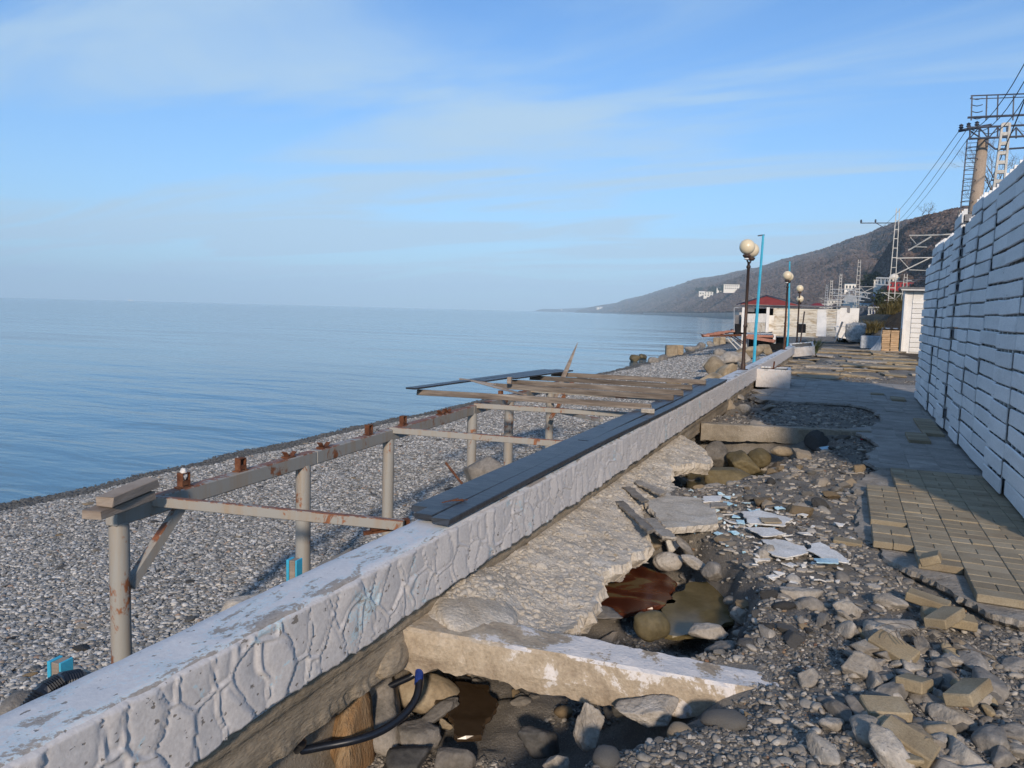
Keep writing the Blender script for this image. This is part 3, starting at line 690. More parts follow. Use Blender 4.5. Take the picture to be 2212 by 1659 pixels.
strip('retaining_wall', [(1390, 3120), (1430, 2510), (1472, 1930), (1500, 1670), (1560, 1190), (1600, 930)], 1.2, 6.2, 3, 'promenade')

# air
mh = bpy.data.materials.new('haze'); mh.use_nodes = True; n_ = mh.node_tree.nodes; n_.remove(n_['Principled BSDF'])
pv = n_.new('ShaderNodeVolumePrincipled'); pv.inputs['Color'].default_value = (.52, .76, 1.0, 1); pv.inputs['Density'].default_value = .00015; pv.inputs['Anisotropy'].default_value = -.25
mh.node_tree.links.new(pv.outputs[0], n_['Material Output'].inputs['Volume'])
hz = MB().box((-3000, 4500, 198.5), (15000, 13500, 403)).build('haze', mh); tag(hz, kind='stuff')
hz.visible_shadow = True

# bare winter woods on the slopes, far too many crowns to count
M['crown'] = pebble_mat('bare winter crowns', [(0, (.03, .028, .020)), (.3, (.07, .050, .040)), (.6, (.105, .074, .063)), (.85, (.145, .108, .092)), (1, (.20, .155, .13))])
woodcol = bpy.data.collections.new('crown_shapes')
for k in range(6):
    P, Fc = rock_shape(350+k, 2, 12, .22, 8, rounded=True, flat=1.1); me = bpy.data.meshes.new('crown'); me.from_pydata(P.tolist(), [], Fc.tolist()); me.materials.append(M['crown']); me.update(); woodcol.objects.link(bpy.data.objects.new('crown_shape', me))
SG3 = scatter_group(woodcol)
def woods(src, n, s0, s1, seed, lab):
    me = bpy.data.objects[src].data; V = np.array([v.co[:] for v in me.vertices]); Q = np.array([p.vertices[:] for p in me.polygons]); g = np.random.RandomState(seed)
    ar = np.linalg.norm(np.cross(V[Q[:, 1]]-V[Q[:, 0]], V[Q[:, 3]]-V[Q[:, 0]]), axis=1); cen = V[Q].mean(1); d = np.linalg.norm(cen[:, :2], axis=1)
    wgt = ar/d**1.6*(cen[:, 2] > 9); idx = g.choice(len(Q), n, p=wgt/wgt.sum()); a, b = g.uniform(0, 1, (2, n, 1)); q = V[Q[idx]]
    P = (q[:, 0]*(1-a)+q[:, 1]*a)*(1-b)+(q[:, 3]*(1-a)+q[:, 2]*a)*b
    dd = np.linalg.norm(P[:, :2], axis=1); sz = (s0+(s1-s0)*g.uniform(0, 1, n))*np.clip(dd/1500, .8, 3)
    scatter('woodland', P, sz, seed, lab, 'woods', lambda t, P_: np.clip(.5+.45*fbm(P_[:, 0]/120, P_[:, 1]/120+P_[:, 2]/40, 4, 3)+(t-.5)*.55, 0, 1), .3, SG3)
woods('coastal_hill', 90000, 1.7, 3.6, 3, 'bare brown woods covering the long coastal hill')
woods('near_hill', 50000, .6, 1.5, 4, 'bare brown scrub covering the nearer slope')
# ------------------------------------------------------------------ parapet
par = empty('parapet_wall', (0, 0, 0), 'long low concrete parapet with white relief plaster running along the promenade', 'parapet')
YS = [.25]
while YS[-1] < 36.4: YS.append(YS[-1]+.0052*(1+YS[-1]*.42))
YS = np.array(YS); XIN, XOUT, PT = -1.845, -2.09, .45
def loft(name, prof, m, jit, seed, smooth=False):
    """prof: function of Y giving rows of (x,z)"""
    rows = [prof(y) for y in YS]; k = len(rows[0]); V = np.array([[(x, y, z) for x, z in r] for r, y in zip(rows, YS)]).reshape(-1, 3)
    j = np.arange(k-1)[None, :]; i = np.arange(len(YS)-1)[:, None]*k
    a = (i+j).ravel(); Fc = np.stack([a, a+1, a+k+1, a+k], 1)
    V[:, 2] += jit*fbm(V[:, 1]*9, V[:, 0]*30+V[:, 2]*7, 3, seed); V[:, 0] += jit*fbm(V[:, 1]*11, V[:, 2]*20, 3, seed+1)
    return obj(name, V, Fc, m, par, smooth)
def coping(y):
    e = float(fbm(y*3.5, 1, 4, 21)); e2 = float(fbm(y*9, 5, 3, 22)); c = .006+.010*max(0, e)+.006*max(0, e2)
    z = PT+.004*float(fbm(y*1.1, 2, 3, 23))
    return [(XOUT, -1.35), (XOUT, -.3), (XOUT-.003*e, z-.012-.008*max(0, -e)), (XOUT+.014, z-.001), (-2.03, z), (-1.98, z), (-1.93, z), (-1.89, z-.001), (XIN-c*1.3, z-.002), (XIN-.001, z-.004-c*1.2), (XIN-.012, z-.03), (XIN-.03, .3), (XIN-.035, .10)][2:]
loft('coping', coping, 'parapet_top', .0035, 3)
mb = MB(); mb.box((-2.078, 18.3, -.46), (.022, 36.1, 1.76)); mb.build('outer_face', 'concrete', par)
# relief plaster: stone-like moulded cells
def relief(yy, zz_):
    sy, sz = .115, .30
    wy = yy+.05*fbm(yy*5, zz_*6, 3, 41)+.25*(zz_-.3)*fbm(yy*1.3, zz_*0, 2, 43); wz = zz_+.06*fbm(yy*4, zz_*5+9, 3, 42)
    gy, gz_ = wy/sy, wz/sz; iy, iz = np.floor(gy), np.floor(gz_)
    F1 = np.full(gy.shape, 9.); F2 = np.full(gy.shape, 9.); C1 = np.zeros(gy.shape); DX = np.zeros(gy.shape); DZ = np.zeros(gy.shape)
    for a in (-1, 0, 1):
        for b in (-1, 0, 1):
            cy = iy+a; cz = iz+b
            px_ = cy+.15+.7*_h(cy, cz, 5); pz_ = cz+.15+.7*_h(cy, cz, 6); ddx = (gy-px_)*sy; ddz = (gz_-pz_)*sz*.62
            d = np.sqrt(ddx**2+ddz**2); cid = _h(cy, cz, 8); new = d < F1
            F2 = np.where(new, F1, np.minimum(F2, d)); C1 = np.where(new, cid, C1); DX = np.where(new, ddx, DX); DZ = np.where(new, ddz, DZ); F1 = np.where(new, d, F1)
    e = F2-F1
    h = .0095*np.exp(-(e/.0065)**2)                                            # raised ribs
    h = h-.0035*np.exp(-((e-.015)/.006)**2)
    h = h+.004*sstep(0, .05, e)+((C1-.5)*.010+DX*(C1-.2)*.20)*sstep(0, .020, e)+.0022*fbm(yy*12, zz_*12, 3, 47)
    return h*.8
nz_ = 46
yy, tt = np.meshgrid(YS, np.linspace(0, 1, nz_), indexing='ij')
zb_ = .135+.020*fbm(YS*4, YS*0, 4, 51)+.012*fbm(YS*19, YS*0, 3, 52)
zt_ = PT-.006-.008*np.maximum(0, fbm(YS*7, YS*0, 3, 53))
zz2 = zt_[:, None]*(1-tt)+zb_[:, None]*tt
hh = relief(yy, zz2)
fade = sstep(0, .05, tt)
xx = XIN+.008+hh*fade*1.0+.035*(tt)*.35
xx[:, -1] = XIN-.06; xx[:, 0] = XIN-.008
V = np.stack([xx.ravel(), yy.ravel(), zz2.ravel()], 1)
a = (np.arange(len(YS)-1)[:, None]*nz_+np.arange(nz_-1)[None, :]).ravel()
pl = obj('relief_plaster', V, np.stack([a, a+nz_, a+nz_+1, a+1], 1), 'relief', par, True)
def found(y):
    r = float(fbm(y*5, 1, 4, 61)); r2 = float(fbm(y*17, 3, 3, 62)); zb = -.175+.045*r+.022*r2
    b1 = .006*float(fbm(y*6, 8, 3, 63)); lip = .012
    return [(-1.90, .17), (-1.895+b1, .115), (-1.897+b1, .06), (-1.893+b1*.5, .03), (-1.905-lip*.3, .02), (-1.900+b1, -.03), (-1.902, -.075+.02*r), (-1.915+.014*r2, -.11+.02*r), (-1.90+.022*r2, (zb-.11)/2), (-1.925+.02*r, zb+.015), (-1.96, zb-.01+.02*r2), (-2.03, zb-.02+.02*r), (-2.075, zb)]
loft('foundation', found, 'brown_concrete', .005, 7)
mb = MB()
mb.box((-1.967, .235, -.1), (.24, .02, 1.08)); mb.box((-1.967, 36.42, -.35), (.24, .02, 1.58)); mb.build('end_cap', 'concrete', par)

# ------------------------------------------------------------------ cross beams and the pale slab
def beam(name, p, q, w_, h_, m, label, seed, taper=0):
    p, q = Vector(p), Vector(q); d = q-p; ln = d.length; d.normalize(); s_ = Vector((d.y, -d.x, 0)); n = int(ln/.03); V = []; ns = 7
    ring = [(-.5, 0), (-.5, .35), (-.5, .7), (-.49, .93), (-.44, 1), (-.2, 1), (.1, 1), (.43, 1), (.49, .92), (.5, .65), (.5, .3), (.46, 0), (.2, -.03), (-.2, -.03)]
    for i in range(n+1):
        t = i/n
        for (a_, b_) in ring:
            x = p+d*(ln*t)+s_*(a_*w_*(1-taper*t)); yv = b_*h_
            e = float(fbm(x.x*7+b_*3, x.y*7+b_*9+a_*2, 4, seed)); e2 = float(fbm(x.x*22+b_*9, x.y*22+a_*9, 3, seed+2))
            lowr = (.05+.04*(taper > 0))*e*(1 if b_ < .1 else .25)+.012*e2
            x = x+s_*(a_*2*(.02*e+.009*e2)); V.append((x.x, x.y, x.z-h_+yv+lowr*(.5 if b_ > .9 else 1)))
    k = len(ring); Fc = [(i*k+j, i*k+(j+1) % k, (i+1)*k+(j+1) % k, (i+1)*k+j) for i in range(n) for j in range(k)]+[tuple(range(k)), tuple(range(n*k, n*k+k))[::-1]]
    o = obj(name, V, Fc, m); tag(o, label, 'beam'); return o
beam('concrete_beam', (-2.0, 3.27, .03), (-.10, 3.62, -.09), .29, .185, 'beam_white', 'near concrete cross beam with chipped white top bridging the washed out pit', 11, .35)
rock('concrete_lump', (-1.96, 3.10, -.11), (.18, .44, .20), (0, .1, .1), 'brown_concrete', 'crumbled concrete corner under the near end of the beam at the parapet', 'concrete', 95, rounded=True, rough=.09, sub=5)
rock('concrete_lump', (-1.74, 3.52, -.02), (.52, .60, .15), (0, .14, .2), 'pale_concrete', 'rounded mass of spilled concrete where the near beam meets the parapet', 'concrete', 98, rounded=True, rough=.07, sub=5)
beam('concrete_beam', (-1.90, 11.55, .0), (.42, 12.25, -.02), .17, .24, 'concrete', 'thin concrete cross beam farther off above the dark rock pit', 15)
SL = [(-1.93, 3.42), (-1.93, 10.0), (-1.72, 10.0), (-1.52, 9.6), (-1.34, 8.95), (-1.5, 8.7), (-1.62, 8.2), (-1.55, 7.7), (-1.38, 7.35), (-1.42, 6.9), (-1.5, 6.4), (-1.42, 5.95), (-1.22, 5.55), (-1.30, 5.1), (-1.34, 4.75), (-1.27, 4.35), (-1.22, 4.05), (-1.27, 3.8), (-1.30, 3.6), (-1.55, 3.42)]
def slz(x, y):
    t = np.clip((x+1.93)/.6, 0, 1); z = .035-.14*t**.8
    z = z+.09*np.exp(-(((x+1.85)/.22)**2+((y-3.75)/.33)**2))
    return z+.022*fbm(x*3.5, y*3.5, 4, 81)+.017*fbm(x*13, y*13, 3, 82)
o = plate('lean_concrete_slab', SL, slz, .13, 'pale_concrete', None, .022, .05, 17, grid=.028, under=.05)
tag(o, 'pale crumbling concrete slab sloping from the parapet to the pit edge', 'slab')
slabo = o
# stones bedded in the pale slab
g = np.random.RandomState(4)
pts = []
while len(pts) < 1900:
    x, y = g.uniform(-1.88, -1.2), g.uniform(3.5, 9.8)
    if sdist(x, y, SL) > .03 and g.uniform() < .35+.65*np.exp(-((y-4.0)/.8)**2): pts.append((x, y, float(slz(np.array(x), np.array(y)))))
mbp = []
pts = np.array(pts); pts[:, 2] -= .001
o = scatter('bedded_pebbles', pts, .009+.024*g.uniform(0, 1, len(pts))**2.4, 5, 'small pale pebbles cast into the crumbling slab', 'pebbles', lambda t, P: .84+.11*t, .3, grp=SG2)

# ------------------------------------------------------------------ pavings
TAN = [(.25, 8.3), (.25, 6.25), (.33, 6.0), (.40, 5.95), (.44, 5.62), (.53, 5.58), (.56, 5.42), (.72, 5.35), (.80, 5.12), (1.05, 5.02), (1.36, 4.98), (2.2, 4.8), (2.2, 9.32), (.50, 9.32), (.42, 8.9)]
base_z = lambda x, y: -.062+.006*fbm(x*4, y*4, 3, 91)
o = plate('path_bedding', [(.18, 8.4), (.2, 6.4), (.3, 6.15), (.36, 5.85), (.47, 5.62), (.62, 5.5), (.74, 5.2), (.88, 5.02), (1.1, 4.97), (1.5, 4.88), (2.2, 4.7), (2.2, 9.4), (.46, 9.36), (.3, 8.9)], base_z, .075, 'rock_pale', None, .03, .035, 23, grid=.07, under=.05); tag(o, kind='structure')
GR = [(.40, 9.34), (.30, 9.6), (.36, 10.2), (.50, 10.9), (.42, 11.5), (.20, 12.2), (.05, 12.35), (.42, 12.9), (.66, 13.7), (.62, 14.6), (.55, 15.4), (.2, 16.1), (-.3, 16.0), (-1.0, 15.8), (-1.45, 15.75), (-1.75, 16.6), (-1.7, 18), (-1.1, 19.5), (-1.4, 21.6), (2.2, 21.9), (2.2, 9.42)]
o = plate('grey_path', GR, lambda x, y: -.030+.010*fbm(x*3, y*3, 4, 93), .08, 'paver_grey', None, .05, .05, 29, grid=.09, under=.05); tag(o, kind='structure')
path = o
def tile_mesh(nm, sx, sy, h, m, seed):
    mb = MB(); mb.box((0, 0, 0), (sx, sy, h), None, .004); me = bpy.data.meshes.new(nm); me.from_pydata([tuple(v) for v in mb.v], [], mb.f); me.materials.append(M[m]); me.update(); return me
T_full = [tile_mesh('paver', .262, .128, .05, 'paver', k) for k in range(2)]; T_half = tile_mesh('paver', .129, .128, .05, 'paver', 3)
pave = empty('paved_path', (0, 0, 0)); pave['kind'] = 'structure'
g = random.Random(5)
def tile(me, x, y, z, rz=0, par_=pave, name='paver'):
    o = bpy.data.objects.new(name, me); col.objects.link(o); o.parent = par_
    o.location = (x, y, z+g.gauss(0, .0022)); o.rotation_euler = (g.gauss(0, .006), g.gauss(0, .006), rz+g.gauss(0, .004)); return o
for c in range(5):
    x0 = .284+.2655*c; far_y = (8.18, 9.26, 9.26, 9.26, 9.26)[c]; near_y = (5.98, 5.56, 5.08, 5.03, 4.96)[c]
    r_ = 0; y = far_y
    while y-.132 > near_y:
        yc = y-.066
        if c == 0 and 6.62 < yc < 6.78: pass
        elif c == 0 and yc < 6.25: tile(T_half, x0+.197, yc, -.032); tile(T_half, x0+.065, yc, -.032)
        elif r_ % 2 == 0: tile(T_full[0], x0+.1315, yc, -.032)
        else: tile(T_half, x0+.065, yc, -.032); tile(T_half, x0+.198, yc, -.032)
        y -= .1325; r_ += 1
T_g = tile_mesh('slab_paver', .30, .29, .03, 'paver_grey', 4)
GRp = GR
for i in range(5):
    for j in range(44):
        x = .30+.305*i; y = 9.62+.30*j+(.15 if i % 2 else 0)
        if y < 16.2 and sdist(x, y, GRp) > .20 and not (.80 < x < 1.4 and 11.4 < y < 12.4) and not (x > 1.05 and 12.3 < y < 14.6) and float(vn(x*1.2, y*.9, 77)) < .80:
            tile(T_g, x, y, -.0405+.007*float(fbm(x*2, y*2, 2, 3)), 0, pave, 'slab_paver')
for (xs_, y_s) in (((.88, 1.14), [11.5+.1325*k for k in range(6)]), ((1.14, 1.36), [12.3+.1325*k for k in range(14)]), ((.95, 1.22), [17.2+.1325*k for k in range(5)]), ((.66, .80), [18.3, 18.43])):
    for k, y in enumerate(y_s): tile(T_full[0], (xs_[0]+xs_[1])/2, y, -.012)
# beyond: one joined sheet of grey pavers
mb = MB()
for i in range(12):
    for j in range(17):
        x = -1.5+.28*i; y = 16.4+.30*j
        if sdist(x, y, GRp) > .18 and vn(x*1.1, y*.8, 78) < .72: mb.box((x, y, -.038+.010*float(fbm(x*2, y*2, 2, 7))), (.27, .29, .03), g.gauss(0, .01))
o = mb.build('distant_pavers', 'paver_grey', pave); o['kind'] = 'stuff'

# ================================================================== PALLET WALL
cols = [6.52, 7.32, 8.22, 9.12, 10.22, 11.25, 12.1, 12.85, 13.65, 14.45, 15.35, 16.2, 17.05, 17.95]
NC = len(cols)-1; PH = .166
g = random.Random(11)
blockm = None
for c in range(NC):
    y0, y1 = cols[c], cols[c+1]; wd = y1-y0; nrow = (19, 19, 19, 19, 19, 19, 18, 19, 18, 18, 18, 18, 16)[c]
    bm_ = MB().box((0, 0, 0), (.024, wd-.007, .146), None, .009); mb_ = bpy.data.meshes.new('side_board')
    mb_.from_pydata([tuple(v) for v in bm_.v], [], bm_.f); mb_.materials.append(M['board']); mb_.update()
    dk = MB(); dk.box((.42, 0, .005), (.78, wd-.03, .095)); dm = bpy.data.meshes.new('deck'); dm.from_pydata([tuple(v) for v in dk.v], [], dk.f); dm.materials.append(M['gap_shade']); dm.update()
    bl = MB().box((0, 0, 0), (.05, .028, .085)); blm = bpy.data.meshes.new('spacer_block'); blm.from_pydata([tuple(v) for v in bl.v], [], bl.f); blm.materials.append(M['board']); blm.update()
    cx = g.uniform(-.02, .03)+(.0 if c % 2 else .012); tilt = g.gauss(0, .006); z = .01+g.uniform(0, .01)
    for k in range(nrow):
        hh_ = PH+g.uniform(-.004, .006)
        rx = tilt+g.gauss(0, .005)+(.018 if g.random() < .06 else 0)
        t = empty('pallet', (1.42+cx+g.gauss(0, .008)+.0006*k*k*.3, (y0+y1)/2+g.gauss(0, .006), z+.075),
                  'white pallet, %s from the ground in the %s stack from the far end' % (ORD[k+1], ORD[NC-c]), 'pallet', 'white pallets stacked into a wall')
        t.rotation_euler = (rx, g.gauss(0, .008), g.gauss(0, .010))
        z += hh_
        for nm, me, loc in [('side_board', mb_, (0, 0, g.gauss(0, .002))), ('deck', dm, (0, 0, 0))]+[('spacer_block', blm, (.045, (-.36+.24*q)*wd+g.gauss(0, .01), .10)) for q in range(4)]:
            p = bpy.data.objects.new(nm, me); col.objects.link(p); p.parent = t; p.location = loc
            if nm == 'side_board': p.rotation_euler = (g.gauss(0, .003), g.gauss(0, .012), 0)

# ================================================================== DECK FRAME ON THE BEACH
BZ = .42
B0, B1 = at(238, 1097, BZ), at(1006, 880, BZ); B0.z = B1.z = BZ
bd = (B1-B0).normalized(); B2 = B0+bd*((12.9-B0.y)/bd.y)
fr = empty('deck_frame', (0, 0, 0), 'rusting grey steel frame of posts and beams of a stripped deck on the shingle', 'steel frame')
def onb(Y, dz=0): p = B0+bd*((Y-B0.y)/bd.y); return Vector((p.x, p.y, BZ+dz))
for k, (a_, b_) in enumerate(((B0.y, 5.0), (5.004, 8.35), (8.354, 12.9))):
    MB().bar(onb(a_, -.055), onb(b_, -.055), .085, .11, bev=.008).build('longitudinal_beam', 'steel_paint', fr)
for Yp, r_ in ((B0.y+.055, .056), (at(650, 1008, .31).y, .060), (at(827, 950, .31).y, .056), (at(997, 893, .31).y, .060), (9.75, .066), (11.75, .066)):
    p = onb(Yp); zb = float(bz(p.x, p.y))-.3
    MB().tube([(p.x, p.y, zb), (p.x, p.y, -.2), (p.x+.003, p.y, .30), (p.x, p.y, .309)], r_, 24, False).build('post', 'steel_paint', fr, True)
# diagonal brace of the first post
pb = onb(B0.y+.055); MB().bar((pb.x, pb.y+.06, -.08), (onb(B0.y+.55, -.11)), .07, .05, (1, 0, 0), bev=.006).build('brace', 'steel_paint', fr)
def xbar(name, p, q, w_=.045, h_=.06, m='steel_paint'): return MB().bar(p, q, w_, h_, bev=.004).build(name, m, fr)
xbar('crossbar', onb(B0.y+.28, -.02), Vector((*at(872, 1131, .34)[:2], .33)))
xbar('crossbar', onb(6.3, -.01), Vector((*at(1232, 960, .37)[:2], .37)))
xbar('crossbar', onb(8.45, -.005), Vector((-2.10, 8.98, .385)))
xbar('crossbar', onb(10.6, -.005), Vector((-2.10, 10.9, .385)))
xbar('loose_crossbar', Vector((*at(1200, 888, .33)[:2], .33)), Vector((*at(1300, 908, .36)[:2], .36)), .04, .04)
# rusty angle bits at the parapet end of the first crossbar
MB().bar(at(800, 1139, .30), at(884, 1126, .32), .05, .035).bar(at(785, 1152, .26), at(850, 1141, .28), .03, .02).build('angle_bracket', 'rust', fr)
for u, v, kind in ((397, 1052, 0), (525, 1018, 1), (637, 990, 2), (722, 970, 3), (805, 940, 1), (868, 918, 1), (925, 893, 3), (948, 890, 3), (1124, 862, 1)):
    Yb = at(u, v, BZ).y; p = onb(min(Yb, 12.5)); mb = MB()
    if kind in (0, 1):
        for s_ in (-.028, .028): mb.box((p.x, p.y+s_, BZ+.045), (.05, .006, .095))
        mb.box((p.x, p.y, BZ+.004), (.06, .10, .008)); mb.box((p.x, p.y, BZ+.092), (.05, .062, .006)); mb.box((p.x+.02, p.y, BZ+.03), (.006, .062, .03))
    else:
        mb.box((p.x, p.y, BZ+.006), (.07, .09, .01)); mb.box((p.x, p.y-.03, BZ+.03), (.05, .006, .05), Matrix.Rotation(.7, 3, 'X')); mb.box((p.x+.01, p.y+.04, BZ+.025), (.04, .006, .05), Matrix.Rotation(-.9, 3, 'X'))
    mb.build('joist_bracket', 'rust', fr)
    if kind == 0:
        P, Fc = rock_shape(77, 3, 12, .15, 12, True); P = P*(1+.35*fbm(P[:, 0]*4+9, P[:, 2]*4+P[:, 1]*3, 3, 4))[:, None]; o = obj('plaster_lump', P*np.array((.026, .024, .042))+np.array((p.x, p.y, BZ+.085)), Fc, 'plaster_sheet', fr)
# rust scab plates along the beam
g = random.Random(3)
# timbers lying on the end of the frame
a_, b_ = at(196, 1098, .50), at(300, 1062, .50)
plank('timber_offcut', Vector((a_.x+.01, a_.y, .465)), Vector((b_.x+.02, b_.y+.04, .475)), .11, .05, 'grey_wood', 'lower grey timber offcut lying across the near corner of the steel frame', 'timber', seed=1)
plank('timber_offcut', Vector((a_.x+.03, a_.y+.06, .525)), Vector((b_.x+.03, b_.y+.06, .545)), .10, .055, 'grey_wood', 'upper grey timber offcut on the near corner post of the steel frame', 'timber', seed=2)
# joists
JG = 'weathered deck joists between the frame and the parapet'
for k, (p, q, lab) in enumerate((((-4.93, 8.38, .535), (-2.0, 8.66, .535), 'weathered grey joist nearest the camera, its sea end sticking out below black planks'),
        ((-4.50, 9.78, .535), (-1.98, 9.82, .535), 'weathered grey joist second from the near end of the row'),
        ((-4.56, 10.42, .535), (-1.98, 10.50, .535), 'weathered grey joist third from the near end of the row'),
        ((-4.58, 11.32, .535), (-2.02, 11.38, .535), 'weathered grey joist fourth from the near end, close to the leaning stick'),
        ((-4.55, 12.22, .535), (-2.0, 12.42, .535), 'weathered grey joist farthest along the shore'))):
    plank('joist', p, q, .045, .070, 'timber', lab, 'joist', JG, seed=20+k)
plank('timber_strip', (-4.6, 9.35, .62), (-3.55, 8.62, .575), .05, .02, 'grey_wood', 'thin pale timber strip lying slanted on the near joists', 'timber strip', seed=31)
plank('timber_strip', (-4.95, 9.6, .615), (-4.3, 9.35, .60), .05, .02, 'grey_wood', 'thin pale timber strip poking out beyond the black planks to the sea', 'timber strip', seed=32)
plank('black_deck_plank', (-4.90, 8.16, .603), (-4.62, 12.2, .603), .145, .022, 'black_plank', 'long charcoal plank on the outer joist ends, nearest the sea', 'plank', 'charcoal deck boards', seed=33)
plank('black_deck_plank', (-4.62, 9.55, .606), (-4.45, 12.3, .606), .145, .022, 'black_plank', 'shorter charcoal plank on the outer joist ends, inner one of the pair', 'plank', 'charcoal deck boards', seed=34)
plank('black_deck_plank', (-4.46, 10.3, .604), (-4.28, 12.35, .604), .145, .022, 'black_plank', 'third charcoal plank on the joists, farthest from the sea', 'plank', 'charcoal deck boards', seed=35)
sa, sb_ = atX(1196, 868, -4.25), atX(1248, 740, -4.12)
tag(MB().tube([sa, sa.lerp(sb_, .35)+Vector((0, 0, .01)), sa.lerp(sb_, .6), sa.lerp(sb_, .8), sb_], [.035, .042, .036, .022, .004], 5).build('leaning_stick', 'grey_wood'), 'splintered grey stick standing up slanted among the deck joists', 'stick')
plank('leaning_strut', atX(1190, 905, -4.25), atX(1240, 820, -4.2), .07, .03, 'steel_paint', 'grey strut leaning under the leaning splintered stick', 'strut', seed=37, upv=(0, 1, 0))
MB().box((-4.2, 9.62, .64), (.06, .09, .09), .2, .006).build('joist_block', 'grey_wood'); tag(bpy.data.objects['joist_block'], 'small square timber block standing on the second joist', 'block')
# black planks lying along the parapet
BG = 'charcoal boards laid along the parapet'
PZ = PT+.028
segs = [(-2.125, 3.66, 7.1), (-2.125, 7.12, 10.4), (-2.125, 10.42, 13.8), (-2.005, 3.50, 6.2), (-2.005, 6.22, 9.9), (-2.005, 9.92, 13.72), (-1.885, 3.46, 7.9), (-1.885, 7.92, 11.2), (-1.885, 11.22, 13.66)]
nm_ = ['near', 'middle', 'far']; rowl = ['seaward', 'centre', 'landward']
for k, (x, a_, b_) in enumerate(segs):
    dz = .012 if x > -2.1 else 0
    plank('parapet_plank', (x+.004*rnd.uniform(-1, 1), a_, PZ+dz-.003), (x+.012*(k//3-1)*0, b_, PZ+dz-.003), .108, .034, 'black_plank', '%s charcoal board in the %s row on top of the parapet' % (nm_[k % 3], rowl[k//3]), 'board', BG, seed=50+k, bev=.004)
MB().box((-1.96, 8.35, PZ+.05), (.15, .09, .05), .3, .006).build('stone_block', 'rock_pale'); tag(bpy.data.objects['stone_block'], 'small pale block lying on the black parapet boards', 'block')
mb = MB()
for k in range(7): mb.bar((-2.02+.012*k, 3.72+.02*k, PZ+.035+.004*math.sin(k)), (-1.97+.01*k, 3.80+.02*math.cos(k*2), PZ+.043), .008, .004)
tag(mb.build('rusty_strap', 'rust'), 'rusty twisted metal strap on the near end of the black boards', 'metal strap')
# splashes of lime on the boards
g = random.Random(9)
# wood shreds at plank start outside
P, Fc = rock_shape(91, 3, 12, .15, 12); o = obj('plaster_scrap', P*np.array((.07, .05, .05))+np.array((-2.16, 3.92, .42)), Fc, 'tarp'); tag(o, 'crumpled pale scrap beside the near end of the black boards', 'scrap')
# rods
MB().tube([atX(963, 1000, -2.55), atX(1012, 1063, -2.3)], .009, 6).build('rebar', 'rust'); tag(bpy.data.objects['rebar'], 'rusty steel rod slanting up behind the black boards near a grey post', 'rod')
MB().tube([(-2.6, 8.0, -.4), (-2.5, 8.0, .12), (-2.45, 8.02, .30)], .02, 6).build('rusty_stub', 'rust'); tag(bpy.data.objects['rusty_stub'], 'bent rusty stub beside the post behind the parapet boards', 'metal stub')
# blue stakes and the ribbed hose on the beach side
for k, (u0, v0_, lab) in enumerate(((130, 1424, 'turquoise painted wooden stake by the near end of the parapet, beside the ribbed hose'), (636, 1207, 'turquoise painted wooden stake beside the second steel post'))):
    p = atX(u0, v0_, -2.28); t = empty('wooden_stake', (p.x, p.y, p.z-.6), lab, 'stake')
    s1 = MB().box((-.020, -.004, .3), (.014, .05, .6), .1, .002).build('painted_side', 'blue', t); s1.location = (0, 0, 0)
    s2 = MB().box((.002, 0, .2985), (.030, .046, .597), .1, .002).build('weathered_core', 'grey_wood', t); s2.location = (0, 0, 0)
    s3 = MB().box((.022, .004, .3), (.008, .05, .6), .1, .002).build('painted_side', 'blue', t); s3.location = (0, 0, 0)
pts = [atX(60, 1545, -2.2), atX(95, 1500, -2.2), atX(130, 1478, -2.2), atX(170, 1470, -2.2), atX(215, 1490, -2.25)]
fine = []
for i in range(len(pts)-1):
    for k in range(14): fine.append(pts[i].lerp(pts[i+1], k/14))
o = MB().tube(fine, [.033+.005*(k % 2) for k in range(len(fine))], 12).build('ribbed_hose', 'hose'); tag(o, 'black ribbed drain hose arching up behind the near parapet', 'hose')

# ================================================================== LAMPS AND POLES
def lamp(loc, hgt, lab, broken=False, lean=(0, 0)):
    t = empty('street_lamp', (0, 0, 0), lab, 'street lamp', 'twin globe lamps along the parapet')
    MB().box((0, 0, .006), (.20, .20, .012)).lathe((0, 0, .012), [(.055, 0), (.05, .1), (.038, .16), (.036, .9), (.044, .91), (.044, .95), (.034, .97), (.030, hgt-.25), (.045, hgt-.24), (.045, hgt-.19), (.028, hgt-.18), (.028, hgt-.1), (0, hgt-.1)], 14).build('pole', 'lamp_pole', t, True)
    mb = MB(); mb.tube([(0, -.42, hgt-.02), (0, -.25, hgt-.10), (0, 0, hgt-.13), (0, .25, hgt-.10), (0, .42, hgt-.02)] if not broken else [(0, -.15, hgt-.02), (0, 0, hgt-.14), (0, .12, hgt-.3)], .016, 8); mb.build('arm', 'lamp_pole', t, True)
    for k, (x, y, z) in enumerate((((0, -.42, hgt), (0, .42, hgt)) if not broken else ((0, -.15, hgt), (.02, .12, hgt-.46)))):
        MB().lathe((x, y, z-.02), [(0, -.02), (.05, -.02), (.085, .02), (.075, .05), (0, .05)], 16).build('globe_collar', 'lamp_pole', t, True)
        n = 12; gl = MB().lathe((x, y, z+.03+.158), [(.16*math.sin(math.pi*i/n), -.16*math.cos(math.pi*i/n)) for i in range(n+1)], 28).build('globe', 'globe', t, True)
    if not broken: MB().lathe((0, -.42, hgt-.06), [(.0, -.03), (.05, -.01), (.03, .03), (0, .03)], 8).build('socket', 'white', t)
    t.location = loc; t.rotation_euler = (lean[0], lean[1], 0); return t
Lp = at(1595, 798, PT)
